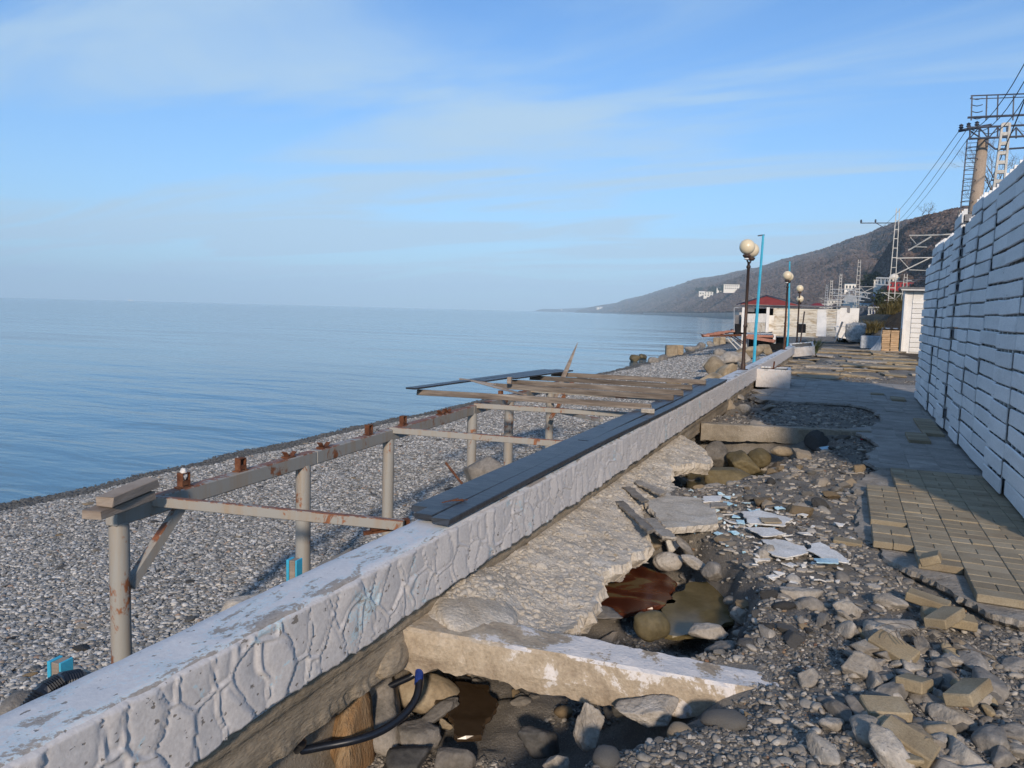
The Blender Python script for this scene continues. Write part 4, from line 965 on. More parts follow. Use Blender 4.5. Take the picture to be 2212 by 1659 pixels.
for (u, v), vt, lab, br in (((1595, 798), 533, 'nearest brown twin globe lamp post standing on the parapet', False), ((1690, 755), 595, 'second brown twin globe lamp post, beside the farther turquoise pole', False), ((1709, 741), 623, 'farthest lamp post with one globe up and one hanging lower', True)):
    p = at(u, v, PT); p = Vector((-1.98, p.y, PT)); yg = p.y-(.42 if not br else .15); q = atY(u+10, vt, yg)
    lamp(p, q.z-PT-.19, lab, br)
MB().tube([(-1.93, 28.85, .45), (-1.95, 28.9, 1.9)], .02, 8).build('rusty_pipe', 'rust'); tag(bpy.data.objects['rusty_pipe'], 'thin rusty pipe standing beside the second lamp post', 'pipe')
MB().tube([(-1.85, 37.2, .3), (-1.75, 37.4, 1.9)], .03, 8).build('rusty_pipe', 'lamp_pole'); tag(bpy.data.objects['rusty_pipe.001'], 'dark pipe stub standing beside the farthest lamp post', 'pipe')
for (u, v), (ut, vt), lab in (((1638, 777), (1649, 505), 'nearer tall turquoise flag pole behind the parapet'), ((1703, 745), (1706, 563), 'farther tall turquoise flag pole behind the parapet')):
    p = at(u, v, PT); p.x = -2.2; zt = atX(ut, vt, -2.2).z
    q = atY(ut, vt, p.y)
    t = empty('flag_pole', (p.x, p.y, -.7), lab, 'pole')
    MB().tube([(0, 0, 0), (0, 0, 2.0), (q.x-p.x, 0, q.z+.7-.02)], [.045, .042, .032], 6).build('shaft', 'blue', t).location = (0, 0, 0)
    MB().bar((q.x-p.x-.14, 0, q.z+.7-.05), (q.x-p.x+.03, 0, q.z+.7-.03), .05, .03).build('hook', 'steel_dark', t).location = (0, 0, 0)

# ================================================================== PLANTERS
def planter(loc, w_, d_, h_, rz, tilt, lab):
    t = empty('planter', (0, 0, 0), lab, 'planter')
    mb = MB(); nx = 26
    wall = []
    def side(p, q, nrm):
        V = []; Fc = []; nn = 30; mm = 14
        for i in range(nn+1):
            for j in range(mm+1):
                a_ = i/nn; b_ = j/mm; x = p[0]+(q[0]-p[0])*a_; y = p[1]+(q[1]-p[1])*a_; z = h_*b_
                e = float(relief(np.array([[x*.6+y*.6+loc[1]]]), np.array([[z*.7]]))[0, 0])*2.2+.012*float(fbm(x*9+y*7, z*9, 3, 7)); e *= math.sin(math.pi*min(1, b_*1.02)*.97+.05)
                V.append((x+nrm[0]*e, y+nrm[1]*e, z))
        for i in range(nn):
            for j in range(mm): k = i*(mm+1)+j; Fc.append((k, k+mm+1, k+mm+2, k+1))
        mb.add(V, Fc)
    a_, b_ = w_/2, d_/2
    side((-a_, -b_), (a_, -b_), (0, -1)); side((a_, -b_), (a_, b_), (1, 0)); side((a_, b_), (-a_, b_), (0, 1)); side((-a_, b_), (-a_, -b_), (-1, 0))
    mb.build('relief_side', 'relief', t, True)
    th = .07; r = MB()
    for c, d in (((0, -b_+th/2, h_-.02), (w_+.02, th, .045)), ((0, b_-th/2, h_-.02), (w_+.02, th, .045)), ((-a_+th/2, 0, h_-.02), (th, d_-2*th-.004, .045)), ((a_-th/2, 0, h_-.02), (th, d_-2*th-.004, .045))): r.box(c, d, None, .008)
    r.build('rim', 'parapet_top', t)
    heightfield('soil', np.linspace(-a_+.03, a_-.03, 20), np.linspace(-b_+.03, b_-.03, 16), lambda x, y: h_-.07+.03*fbm(x*5, y*5, 3, 5), 'sand', t)
    t.location = loc; t.rotation_euler = (tilt[0], tilt[1], rz); return t
planter((-1.50, 19.2, -.03), .76, 1.1, .42, R(4), (0, 0), 'square white stone effect planter with rusty rods built against the parapet')
mb = MB(); mb.tube([(-1.52, 19.2, .3), (-1.5, 19.2, .55)], .02, 6).tube([(-1.6, 19.1, .36), (-1.35, 19.25, .45)], .012, 6); tag(mb.build('rusty_stub', 'rust'), 'rusty pipe stub sticking up from the planter soil', 'metal stub')
planter((-1.55, 33.5, .14), .9, .7, .38, R(8), (R(14), R(-7)), 'tilted white stone effect planter lying beside the yucca')

# ================================================================== FOREGROUND PIT
MB().tube([at(905, 1428, -.18), at(906, 1450, -.20), at(904, 1478, -.24)], .021, 14).build('blue_tape', 'tape'); tape = bpy.data.objects['blue_tape']
hpts = [at(905, 1430, -.18), at(905, 1480, -.24), at(895, 1515, -.28), at(868, 1548, -.31), at(825, 1578, -.33), at(770, 1598, -.34), at(700, 1612, -.35), at(640, 1622, -.34), Vector((-2.0, at(615, 1628, -.3).y+.02, -.24)), Vector((-2.06, at(600, 1628, -.3).y-.12, -.17))]
sm = []
for i in range(len(hpts)-1):
    p0, p1, p2, p3 = hpts[max(0, i-1)], hpts[i], hpts[i+1], hpts[min(len(hpts)-1, i+2)]
    for k in range(6):
        t = k/6; sm.append(.5*((2*p1)+(p2-p0)*t+(2*p0-5*p1+4*p2-p3)*t*t+(3*p1-p0-3*p2+p3)*t**3))
h1 = MB().tube(sm, .0185, 14).build('black_hose', 'hose', None, True); tag(h1, 'thick black hose with blue tape curving over the rocks under the beam', 'hose')
tape.parent = h1
h2_ = MB().tube([at(925, 1438, -.22), at(885, 1463, -.28), at(840, 1483, -.33), at(790, 1503, -.38), at(740, 1530, -.44)], .017, 12).build('black_hose', 'hose', None, True); tag(h2_, 'second black hose behind, running low under the parapet', 'hose')

def hr(u, v, z, size, m, lab, seed, rot=(0, 0, 0), cat='rock', **kw):
    p = at(u, v, z); return rock('rock' if cat == 'rock' else cat, (p.x, p.y, p.z), size, rot, m, lab, 'rock' if cat == 'rock' else cat.replace('_', ' '), seed, **kw)
# pit under the parapet (z about -0.5)
hr(745, 1615, -.47, (.26, .34, .52), 'rock_orange', 'tall orange brown layered rock at the bottom of the near pit under the hose', 201, (.1, .1, R(20)), planes=9)
hr(800, 1560, -.47, (.40, .46, .38), 'rock_grey', 'big grey block behind the orange rock beneath the parapet', 202, (.2, 0, R(50)), planes=9)
hr(925, 1500, -.48, (.42, .26, .22), 'rock_tan', 'smooth tan boulder wedged under the beam beside the blue tape', 203, (.1, .2, R(15)), rounded=True)
hr(940, 1545, -.46, (.34, .08, .07), 'rock_grey', 'long flat grey stone slanting down from under the beam', 204, (0, -.3, R(62)), planes=10)
hr(900, 1590, -.50, (.26, .2, .18), 'rock_grey', 'grey angular rock at the side of the black hose', 205, (.3, .2, 1))
hr(880, 1640, -.50, (.26, .2, .15), 'rock_dark', 'dark rock at the bottom edge of the near pit', 206, (.2, .1, 2))
hr(985, 1640, -.50, (.22, .16, .12), 'rock_grey', 'flat grey rock on the bottom gravel of the near pit', 207, (.1, .1, .4))
hr(965, 1565, -.50, (.10, .08, .06), 'rock_tan', 'small tan stone on the pit gravel', 208)
hr(1000, 1555, -.50, (.09, .07, .05), 'rock_pale', 'small pinkish stone next to the small tan one in the near pit', 209)
hr(1125, 1515, -.50, (.12, .07, .05), 'rock_grey', 'flat light grey stone lying alone on dark pit gravel', 210, (0, 0, .4))
hr(1165, 1600, -.42, (.30, .16, .14), 'rock_dark', 'large dark rock leaning beside the white standing rock', 211, (.2, .5, .5), planes=9)
hr(1272, 1570, -.26, (.20, .15, .36), 'rock_pale', 'white jagged rock standing upright on the gravel in front of the beam', 212, (.1, .05, .4), planes=11, rough=.12, sub=5)
hr(1200, 1645, -.28, (.13, .1, .09), 'rock_pale', 'pale stone at the foot of the upright white rock', 213, (0, 0, .5))
hr(1398, 1535, -.20, (.30, .17, .15), 'rock_pale', 'white grey boulder lying just in front of the concrete beam', 214, (.1, -.1, .35), planes=12, rough=.1, sub=5)
hr(1345, 1535, -.30, (.12, .08, .1), 'rock_dark', 'dark stone wedged between the two white rocks', 215)
# middle pit
def puddle(poly, z, m, lab, seed):
    P = [at(u, v, z) for u, v in poly]
    return tag(plate('puddle', [(p.x, p.y) for p in P], lambda x, y: z+0*x,   .03, m, None, .03, .035, seed, grid=.12, under=0), lab, 'puddle')
puddle([(1262, 1322), (1285, 1280), (1300, 1235), (1335, 1212), (1385, 1222), (1440, 1240), (1462, 1268), (1450, 1300), (1390, 1318), (1330, 1330)], -.385, 'mud_rust', 'rust red murky puddle under the broken slab edge', 3)
puddle([(1418, 1340), (1440, 1300), (1490, 1262), (1550, 1254), (1600, 1272), (1618, 1312), (1590, 1345), (1510, 1368), (1440, 1370)], -.385, 'mud_olive', 'olive brown murky puddle beside the rust red one', 4)
puddle([(945, 1480), (1000, 1470), (1060, 1480), (1075, 1530), (1040, 1590), (990, 1590), (965, 1540)], -.445, 'mud_dark', 'dark brown puddle on the gravel below the near beam', 5)
puddle([(1480, 1060), (1490, 1005), (1560, 985), (1660, 990), (1680, 1020), (1600, 1060), (1520, 1075)], -.60, 'mud_olive', 'olive puddle lying in the far rock pit', 6)
hr(1408, 1352, -.26, (.22, .16, .20), 'rock_olive', 'blunt olive rock standing against the back of the near beam', 223, (.1, .1, .2), rounded=True, rough=.05)
hr(1300, 1325, -.25, (.34, .16, .05), 'rock_grey', 'flat grey slab stone lying next to the pale concrete edge', 224, (0, .05, .15), planes=12, rough=.04)
hr(1442, 1212, -.25, (.23, .18, .15), 'rock_pale', 'smooth rounded light grey boulder in the middle pit', 225, (.1, 0, .3), rounded=True, rough=.02)
hr(1452, 1175, -.22, (.13, .12, .15), 'plaster_sheet', 'bright white pointed stone among grey rocks', 226, (.2, .2, .3), planes=9)
hr(1405, 1180, -.25, (.20, .17, .17), 'rock_tan', 'tan angular boulder tucked under the broken slab edge', 227, (.1, .2, 1), planes=9, smooth=True)
hr(1365, 1213, -.32, (.20, .12, .10), 'rock_tan', 'yellow tan stone above the rust red boulder', 228, (.1, .1, .3), planes=9)
hr(1478, 1180, -.17, (.24, .10, .06), 'rock_grey', 'thin grey slate lying on top of the rounded boulder', 229, (.2, .5, -.7), planes=11)
hr(1540, 1235, -.20, (.18, .16, .14), 'rock_grey', 'grey angular block at the upper rim of the olive boulder', 230, (.2, .3, 1))
hr(1500, 1215, -.2, (.22, .13, .08), 'rock_pale', 'pale broken piece bridging rocks in the middle pit', 231, (.1, .3, -.3))
hr(1475, 1110, -.06, (.46, .42, .07), 'rock_pale', 'square flat concrete slab fragment lying level above the middle pit', 232, (.02, -.03, .2), planes=0 or 10, rough=.015) if False else None
hr(1525, 1130, -.35, (.22, .18, .16), 'rock_olive', 'round brown boulder under the flat slab fragment', 233, rounded=True)
hr(1650, 1215, -.13, (.24, .22, .26), 'rock_pale', 'lumpy conglomerate rock at the right rim of the middle pit', 234, (.1, .1, .4), planes=14, rough=.12, sub=5)
hr(1575, 1150, -.16, (.13, .12, .11), 'rock_tan', 'rounded pinkish tan stone left of the lumpy rock', 235, rounded=True)
hr(1555, 1195, -.22, (.10, .08, .09), 'rock_grey', 'blue grey cobble by the lumpy conglomerate rock', 236, rounded=True)
hr(1625, 1305, -.30, (.13, .1, .11), 'rock_dark', 'dark rounded cobble at the right end of the olive boulder', 237, rounded=True)
hr(1600, 1330, -.30, (.14, .1, .12), 'rock_pale', 'pale cone shaped stone below the olive boulder', 238)
hr(1530, 1365, -.22, (.24, .11, .08), 'rock_pale', 'long pale stone lying close behind the near beam', 239, (0, 0, .2))
hr(1560, 1400, -.20, (.18, .14, .12), 'rock_grey', 'grey rock tucked in behind the buried end of the beam', 240, (0, .2, .2))
hr(1665, 1260, -.14, (.18, .14, .12), 'rock_tan', 'tan cobble with sharp corner on the right bank of the pit', 241, (.1, .2, 0))
hr(1730, 1285, -.06, (.26, .13, .10), 'rock_pale', 'whitish pointed rock lying on the right bank', 242, (.1, .1, .3))
hr(1660, 1340, -.15, (.17, .13, .11), 'rock_tan', 'greenish tan wedge stone below the pointed whitish rock', 243, (.4, .1, .5))
hr(1690, 1300, -.1, (.14, .12, .1), 'rock_grey', 'grey cobble between the tan wedge and the pointed rock', 244, rounded=True)
hr(1750, 1310, -.08, (.16, .12, .12), 'rock_grey', 'blue grey rounded stone right of the whitish pointed rock', 245, rounded=True)
hr(1835, 1315, -.05, (.18, .15, .12), 'rock_pale', 'pale lumpy concrete piece left of the rubble heap', 246, (.1, .1, 1), rough=.12)
# flat slab fragments and slates around
def fl(poly, z, th, m, lab, seed, cat='slab fragment', rough=.012, name='slab_fragment', tilt=(0, 0)):
    P = [at(u, v, z) for u, v in poly]; cx = sum(p.x for p in P)/len(P); cy = sum(p.y for p in P)/len(P)
    o = plate(name, [(p.x, p.y) for p in P], lambda x, y: z+(x-cx)*tilt[0]+(y-cy)*tilt[1]+.003*fbm(x*18, y*18, 3, seed), th, m, None, .022, rough, seed, grid=.05, under=.008)
    return tag(o, lab, cat)
fl([(1395, 1085), (1432, 1068), (1540, 1078), (1552, 1132), (1440, 1140)], -.02, .055, 'pale_concrete', 'square flat concrete slab fragment bridging the middle pit', 1)
fl([(1330, 1080), (1345, 1078), (1412, 1145), (1400, 1150)], .0, .03, 'rock_grey', 'long narrow grey slate propped beside the square slab fragment', 2, tilt=(.05, 0))
fl([(1390, 1120), (1420, 1118), (1462, 1160), (1430, 1158)], -.03, .03, 'rock_pale', 'broken pale slate under the square slab fragment', 3)
fl([(1368, 1040), (1380, 1036), (1440, 1062), (1425, 1068)], .01, .025, 'rock_pale', 'narrow pale slate lying on the crumbling slab by the parapet', 4)
fl([(1345, 1052), (1362, 1050), (1400, 1080), (1385, 1083)], .01, .02, 'rock_grey', 'thin grey slate lying behind the long narrow one', 5)
FG = 'white plaster sheets on the dark gravel'
fl([(1645, 1165), (1690, 1168), (1735, 1180), (1742, 1192), (1700, 1205), (1672, 1200)], -.035, .014, 'plaster_sheet', 'largest white plaster sheet lying on dark gravel', 6, 'plaster sheet', .02, 'plaster_sheet')
fl([(1745, 1172), (1772, 1170), (1800, 1186), (1838, 1218), (1790, 1212), (1752, 1192)], -.035, .012, 'plaster_sheet', 'ragged white plaster sheet left of the blue fragment', 7, 'plaster sheet', .025, 'plaster_sheet')
fl([(1600, 1105), (1640, 1102), (1712, 1120), (1690, 1135), (1620, 1130)], -.025, .014, 'plaster_sheet', 'white plaster sheet beside the square slab, topped by a tan scrap', 8, 'plaster sheet', .02, 'plaster_sheet')
fl([(1610, 1138), (1670, 1140), (1700, 1152), (1650, 1158)], -.03, .012, 'plaster_sheet', 'narrow white plaster sheet just below the tan scrap', 9, 'plaster sheet', .02, 'plaster_sheet')
fl([(1518, 1072), (1560, 1070), (1555, 1082), (1520, 1084)], -.005, .012, 'plaster_sheet', 'small white plaster piece behind the square slab fragment', 10, 'plaster sheet', .01, 'plaster_sheet')
fl([(1757, 1206), (1810, 1206), (1812, 1216), (1765, 1214)], -.02, .012, 'blue_white', 'pale blue painted fragment on the white plaster', 11, 'painted fragment', .004, 'painted_fragment')
fl([(1640, 1118), (1680, 1118), (1690, 1128), (1650, 1128)], -.008, .012, 'rock_tan', 'tan scrap lying over a white plaster sheet', 12, 'scrap', .006, 'scrap')
fl([(1535, 1085), (1570, 1085), (1570, 1094), (1536, 1095)], -.01, .02, 'rock_pale', 'small rectangular grey tile piece by the square slab', 13, 'tile piece', .003, 'tile_piece')
fl([(1650, 1082), (1688, 1078), (1690, 1090), (1655, 1095)], -.03, .02, 'rock_grey', 'flat grey tile piece on the dark gravel beyond the plaster sheets', 14, 'tile piece', .003, 'tile_piece')
fl([(1828, 944), (1858, 940), (1876, 948), (1840, 952)], -.10, .012, 'cloth_red', 'crumpled red cloth at the broken paving edge under the far beam', 15, 'cloth', .01, 'red_cloth')
fl([(1770, 966), (1790, 963), (1795, 969), (1775, 971)], -.12, .01, 'blue_white', 'small pale blue scrap in the far rock pit', 16, 'scrap', .004, 'blue_scrap')
fl([(1755, 905), (1785, 896), (1788, 899), (1760, 908)], -.09, .01, 'blue_white', 'thin light blue strip on the dark sand beyond the far beam', 17, 'strip', .002, 'blue_strip')
# far pit
hr(1580, 1035, -.45, (.85, .55, .30), 'rock_olive', 'biggest olive slab boulder low in the far pit', 251, (.1, .1, .2), planes=9, rough=.03, smooth=True)
hr(1605, 1000, -.42, (.55, .4, .32), 'rock_olive', 'brown square boulder in the middle of the far pit', 252, (.1, .1, 0), planes=9, smooth=True)
hr(1545, 985, -.40, (.5, .35, .40), 'rock_grey', 'grey faceted boulder at the back of the far pit', 253, (.2, .1, 1), planes=9)
hr(1640, 990, -.42, (.35, .35, .3), 'rock_olive', 'rust brown rounded boulder beside the square one in the far pit', 254, (0, 0, 0), rounded=True)
hr(1520, 965, -.45, (.55, .3, .35), 'rock_tan', 'tan block in the shade under the far beam', 255, (0, 0, .2), planes=9)
hr(1600, 955, -.50, (.6, .4, .4), 'rock_grey', 'grey boulder in the deep shade under the far beam', 256, (.2, 0, .4), planes=10)
hr(1690, 975, -.28, (.32, .2, .15), 'rock_tan', 'long tan boulder on the slope of the far pit', 257, (0, 0, .1), rounded=True)
hr(1540, 1058, -.22, (.36, .2, .16), 'rock_pale', 'pale rock in front of the far pit', 258, (0, 0, .2))
hr(1590, 1075, -.15, (.25, .18, .1), 'rock_grey', 'grey stone right of the pale rock at the near rim of the far pit', 259)
hr(1750, 1020, -.1, (.34, .2, .10), 'rock_grey', 'large flat grey stone on the dark slope by the paving', 260, (0, 0, .3))
hr(1860, 975, -.10, (.5, .14, .07), 'rock_grey', 'long grey sliver of stone near the red cloth', 261, (0, 0, .2))
hr(1570, 880, -.10, (.42, .32, .42), 'brown_concrete', 'brown crumbled concrete lump against the parapet beyond the far beam', 262, (0, 0, .4), planes=12, rough=.12, sub=5)
hr(1605, 885, -.12, (.35, .3, .3), 'rock_pale', 'angular pale block right of the crumbled lump', 263, (.4, .2, .4))
for k, (u, v, s) in enumerate(((1590, 856, .4), (1625, 862, .35), (1600, 842, .4), (1645, 868, .3), (1660, 880, .3), (1580, 862, .3), (1640, 850, .36))):
    hr(u, v, -.02, (s, s*.7, s*.35), 'rock_grey' if k % 2 else 'rock_pale', 'broken paving piece by the parapet before the planter, '+('the largest in front', 'the one leaning in the middle', 'the highest by the planter', 'a small one towards the sand', 'the lowest on the sand', 'a small one touching the parapet', 'the flat one second from the planter')[k], 270+k, (.1*k % .5, .2, k), group='paving rubble by the parapet')

# ------------------------------------------------------------------ rubble heap, lower right
RL = [
 (1925, 1290, .24, .20, .16, 'rock_pale', 'lumpy pale concrete chunk beside the leaning tan brick'),
 (1935, 1338, .34, .19, .14, 'rock_grey', 'broad grey concrete chunk above the heap centre'),
 (1870, 1385, .26, .18, .16, 'rock_pale', 'warm lit pale chunk at the top edge of the heap'),
 (1905, 1365, .24, .18, .18, 'rock_pale', 'sunlit pale chunk with crusty top leaning on its neighbour'),
 (1862, 1435, .34, .22, .16, 'rock_pale', 'large rounded pale chunk at the heap edge nearest the beam'),
 (1990, 1370, .14, .12, .14, 'rock_grey', 'grey chunk standing under the big tan brick'),
 (2100, 1395, .36, .18, .11, 'rock_grey', 'long flat grey chunk near the paving side of the heap'),
 (2135, 1450, .40, .22, .13, 'rock_grey', 'widest flat grey chunk on the paving side of the heap'),
 (1965, 1420, .16, .13, .12, 'rock_pale', 'pale chunk with a straight edge among bricks'),
 (2000, 1440, .15, .13, .12, 'rock_pale', 'pinkish pale chunk below the straight edged one'),
 (2040, 1405, .14, .12, .10, 'rock_grey', 'small grey chunk tangled with roots'),
 (1925, 1480, .22, .15, .11, 'rock_grey', 'grey chunk low between two tan bricks'),
 (2010, 1490, .24, .15, .11, 'rock_grey', 'crumbling grey chunk right of the heap middle'),
 (2060, 1520, .24, .18, .15, 'rock_pale', 'pale chunk leaning on the tilted right hand brick'),
 (2030, 1560, .22, .17, .15, 'rock_tan', 'yellowish sunlit chunk in the lower heap'),
 (1990, 1580, .22, .16, .12, 'rock_tan', 'dull yellow green chunk left of the sunlit one'),
 (1880, 1590, .24, .20, .16, 'rock_pale', 'pale chunk at the lower side of the heap nearest the gravel'),
 (2080, 1610, .26, .2, .18, 'rock_pale', 'crusty pale chunk near the bottom right of the heap'),
 (2140, 1570, .24, .17, .14, 'rock_grey', 'grey chunk at the bottom right side of the heap'),
 (2170, 1600, .16, .12, .12, 'rock_grey', 'small grey chunk low at the right end of the heap'),
 (1780, 1640, .20, .15, .13, 'rock_pale', 'pale chunk at the bottom edge on the dark gravel'),
 (1930, 1648, .34, .18, .13, 'rock_pale', 'long pale chunk cut by the bottom of the view'),
 (2040, 1645, .26, .18, .13, 'rock_grey', 'grey chunk at the very bottom of the heap'),
 (2110, 1648, .2, .16, .12, 'rock_pale', 'pinkish chunk at the bottom right corner of the heap'),
 (1815, 1530, .18, .13, .10, 'rock_grey', 'grey chunk alone on the gravel left of the heap'),
 (1745, 1455, .15, .12, .12, 'rock_pale', 'pale stone at the buried end of the concrete beam'),
 (1795, 1560, .16, .12, .12, 'rock_pale', 'small pale chunk left of the heap, lower one'),
 (1860, 1530, .22, .15, .09, 'rock_grey', 'flat earthy grey chunk by the left side of the heap'),
 (2195, 1400, .20, .14, .07, 'rock_grey', 'flat grey chunk sunk in the gravel at the right edge'),
 (2190, 1545, .18, .13, .07, 'rock_grey', 'flat grey chunk sunk in gravel, lower right edge'),
]
for k, (u, v, a_, b_, c_, m, lab) in enumerate(RL):
    p = at(u, v+6, -.04); z = float(gz(p.x, p.y))+c_*.20
    rock('concrete_chunk', (p.x, p.y, z), (a_*.86, b_*.86, c_*.8), (rnd.gauss(0, .2), rnd.gauss(0, .2), rnd.uniform(0, 3)), m, lab, 'concrete chunk', 400+k, planes=8+k % 6, rough=.06, sub=4, soft=60, group='concrete chunks of the rubble heap')
BL = [
 (2008, 1238, .06, .05, R(82), (-.42, .1), .23, 'tan brick leaning steeply against the broken paving edge'),
 (2005, 1288, -.01, .0, R(-16), (.0, .12), .23, 'pinkish brick lying below the leaning one'),
 (2050, 1322, -.02, .0, R(4), (.05, .05), .27, 'tan brick half hidden under the big tan brick'),
 (2040, 1342, .03, .0, R(62), (-.22, -.05), .25, 'big tan brick lying on top of the heap'),
 (1930, 1398, .0, .0, R(-32), (.3, .2), .22, 'tan brick seen edge on between pale chunks'),
 (1975, 1470, .0, .0, R(66), (-.1, .2), .15, 'broken half brick of pinkish tan colour'),
 (2090, 1505, .03, .0, R(64), (-.35, .0), .24, 'tilted tan brick at the right side of the heap'),
 (1912, 1530, -.01, .0, R(20), (.15, .0), .18, 'square broken brick in the lower heap'),
 (1925, 1595, -.01, .0, R(-35), (.25, .1), .16, 'chipped triangular brick below the square one'),
 (1960, 1610, .0, .0, R(-20), (.1, .3), .2, 'brick on edge near the bottom of the heap'),
 (1832, 1158, -.05, .0, R(-6), (.0, .0), .20, 'lone pinkish brick lying flat on the dark sand by the paving'),
]
for k, (u, v, dz, _, rz, (rx, ry), ln, lab) in enumerate(BL):
    p = at(u, v, -.02); g = random.Random(k)
    mb = MB().box((0, 0, 0), (ln, .118, .055), None, .006)
    bm = bmesh.new(); me = bpy.data.meshes.new('loose_brick'); me.from_pydata(mb.v, [], mb.f); bm.from_mesh(me); bmesh.ops.subdivide_edges(bm, edges=bm.edges[:], cuts=3, use_grid_fill=True)
    for v_ in bm.verts:
        c_ = v_.co; e = float(fbm(c_.x*25+k*3, c_.y*25+c_.z*20, 3, k)); corner = (abs(c_.x)/ln*2)**4*(abs(c_.y)/.118*2)**2
        v_.co = c_*(1+.02*e-.10*corner*max(0, float(vn(c_.x*9+k*7, c_.y*9, 3))-.4))
    bm.to_mesh(me); bm.free(); me.materials.append(M['brick'])
    o = bpy.data.objects.new('loose_brick', me); col.objects.link(o); zg = float(gz(p.x, p.y)) if k != 0 else -.05
    o.location = (p.x, p.y, max(zg+.03, -.06)+.025+dz*1.2); o.rotation_euler = (rx, ry, rz); tag(o, lab, 'brick', 'loose tan bricks')
for k in range(125):
    u, v = rnd.gauss(1985, 105), rnd.uniform(1310, 1659)
    if u > 2210 or u < 1760: continue
    p = at(u, v, -.04); a_ = rnd.uniform(.05, .15)
    m_ = M[('rock_pale', 'rock_grey', 'rock_pale', 'rock_pale', 'rock_grey', 'brick')[k % 6]]; P, Fc = rock_shape(900+k, 3, 8, .05, 60, False, .75); V = P*np.array((a_, a_*.8, a_*.6))/2
    o = obj('rubble_piece', V, Fc, m_, ground); o.location = (p.x, p.y, float(gz(p.x, p.y))+a_*.18); o.rotation_euler = (rnd.gauss(0, .4), rnd.gauss(0, .4), rnd.uniform(0, 6))
# roots and wires in the heap
mb = MB(); g = random.Random(4)
for k in range(12):
    p = at(g.uniform(1960, 2080), g.uniform(1385, 1420), .02); a_ = g.uniform(0, 6.28)
    mb.tube([p+Vector((math.cos(a_+t*1.3)*t*.12, math.sin(a_+t*.8)*t*.12, .02+.035*math.sin(t*2.5))) for t in np.linspace(0, 1.4, 8)], .0022, 4)
o = mb.build('dry_roots', 'bark'); tag(o, 'thin dry roots tangled in the rubble heap', kind='stuff')

# ------------------------------------------------------------------ loose stones (pieces of the ground) and gravel
g = np.random.RandomState(21)
def vis(x, y, z, m=40):
    d = np.stack([x, y, z-CAMH], -1); zc = d @ np.array(fw); u = CX_+F_*(d @ np.array(rt))/zc; v = CY_-F_*(d @ np.array(up))/zc
    return (zc > .2) & (u > -m) & (u < 2212+m) & (v > -m) & (v < 1659+m), zc
regs = [(PIT_A, 80, .02, .085), (PIT_B, 75, .03, .085), (PIT_C, 75, .06, .19), ([(-.9, 6.2), (.2, 7.0), (.25, 9.5), (-.3, 9.3), (-.8, 7.6)], 30, .04, .11), ([(-.4, 3.8), (.2, 4.2), (.1, 5.2), (-.3, 4.9)], 25, .03, .07), ([(0, 3.3), (.9, 3.6), (.8, 4.8), (.2, 4.9)], 30, .025, .06)]
BM1 = [(-1.95, 3.12), (-.1, 3.45), (-.1, 3.8), (-1.95, 3.46)]; BM2 = [(-1.95, 11.44), (.42, 12.1), (.42, 12.4), (-1.95, 11.7)]
for poly, n, s0, s1 in regs:
    c = 0; xs_ = [p[0] for p in poly]; ys_ = [p[1] for p in poly]
    for _ in range(4000):
        x, y = g.uniform(max(min(xs_), -2.0), max(xs_)), g.uniform(min(ys_), max(ys_))
        if sdist(x, y, poly) < 0 or sdist(x, y, BM1) > -.04 or sdist(x, y, BM2) > -.04 or (sdist(x, y, SL) > -.03 and poly is not PIT_A): continue
        z = float(gz(x, y)); ok, _z = vis(np.array(x), np.array(y), np.array(z), 20)
        if not ok: continue
        s = s0+(s1-s0)*g.uniform()**2.2; kk = g.randint(0, 14); kk = kk-1 if (kk % 3 == 2 and g.uniform() < .7) else kk; place_stone(x, y, z+s*.25, s, ground, kk); c += 1
        if c >= n: break
# gravel
def sample(n, x0, x1, y0, y1, seed, pw=1.0):
    g = np.random.RandomState(seed); x = g.uniform(x0, x1, n); y = y0*(y1/y0)**(g.uniform(0, 1, n)**pw) if y0 > 0 else g.uniform(y0, y1, n); return x, y, g
x, y, g = sample(290000, -2.05, 2.3, 1.2, 24, 31)
dens = np.clip(.25+1.1*fbm(x*1.7, y*1.7, 3, 33)+.45*(y < 4.8)+.25*(sdist(x, y, PIT_A) > 0)+.2*(sdist(x, y, PIT_B) > 0), .08, 1)
k = (g.uniform(0, 1, len(x)) < dens) & (sdist(x, y, TAN) < .02) & (sdist(x, y, GR) < .04) & (sdist(x, y, SL) < .02) & ((sdist(x, y, BM1) < 0) | (x > -.28)) & (sdist(x, y, BM2) < 0)
x, y = x[k], y[k]; z = gz(x, y)+bankz(x, y)*(y > 20); ok, zc = vis(x, y, z, 450); x, y, z, zc = x[ok], y[ok], z[ok], zc[ok]
sz = (.003+.010*g.uniform(0, 1, len(x))**3.4)*(1+.12*np.minimum(y, 12))
scatter('gravel', np.stack([x, y, z+sz*.15], 1), sz, 32, 'dark mixed gravel and grit on the washed out ground', 'gravel', lambda t, P: np.where(t > .9, t, t*.85), grp=SG2)
x, y, g = sample(1500, -2.05, 1.4, 3, 34, 35)
k = (sdist(x, y, TAN) < 0) & (sdist(x, y, SL) < 0) & (sdist(x, y, BM1) < .0) & (sdist(x, y, BM2) < .0) & (fbm(x*.8, y*.5, 3, 37) > -.25); x, y = x[k], y[k]; z = gz(x, y)+bankz(x, y)*(y > 20); ok, zc = vis(x, y, z)
x, y, z = x[ok], y[ok], z[ok]; sz = (.012+.035*g.uniform(0, 1, len(x))**2.5)*(1+.05*y)
scatter('rubble_stones', np.stack([x, y, z+sz*.1], 1), sz, 36, 'scattered small stones and flakes on the dirt', 'rubble', lambda t, P: .30+.62*t, .2, grp=SG2)
x, y, g = sample(5200, -.75, 1.6, 2.5, 6.4, 38)
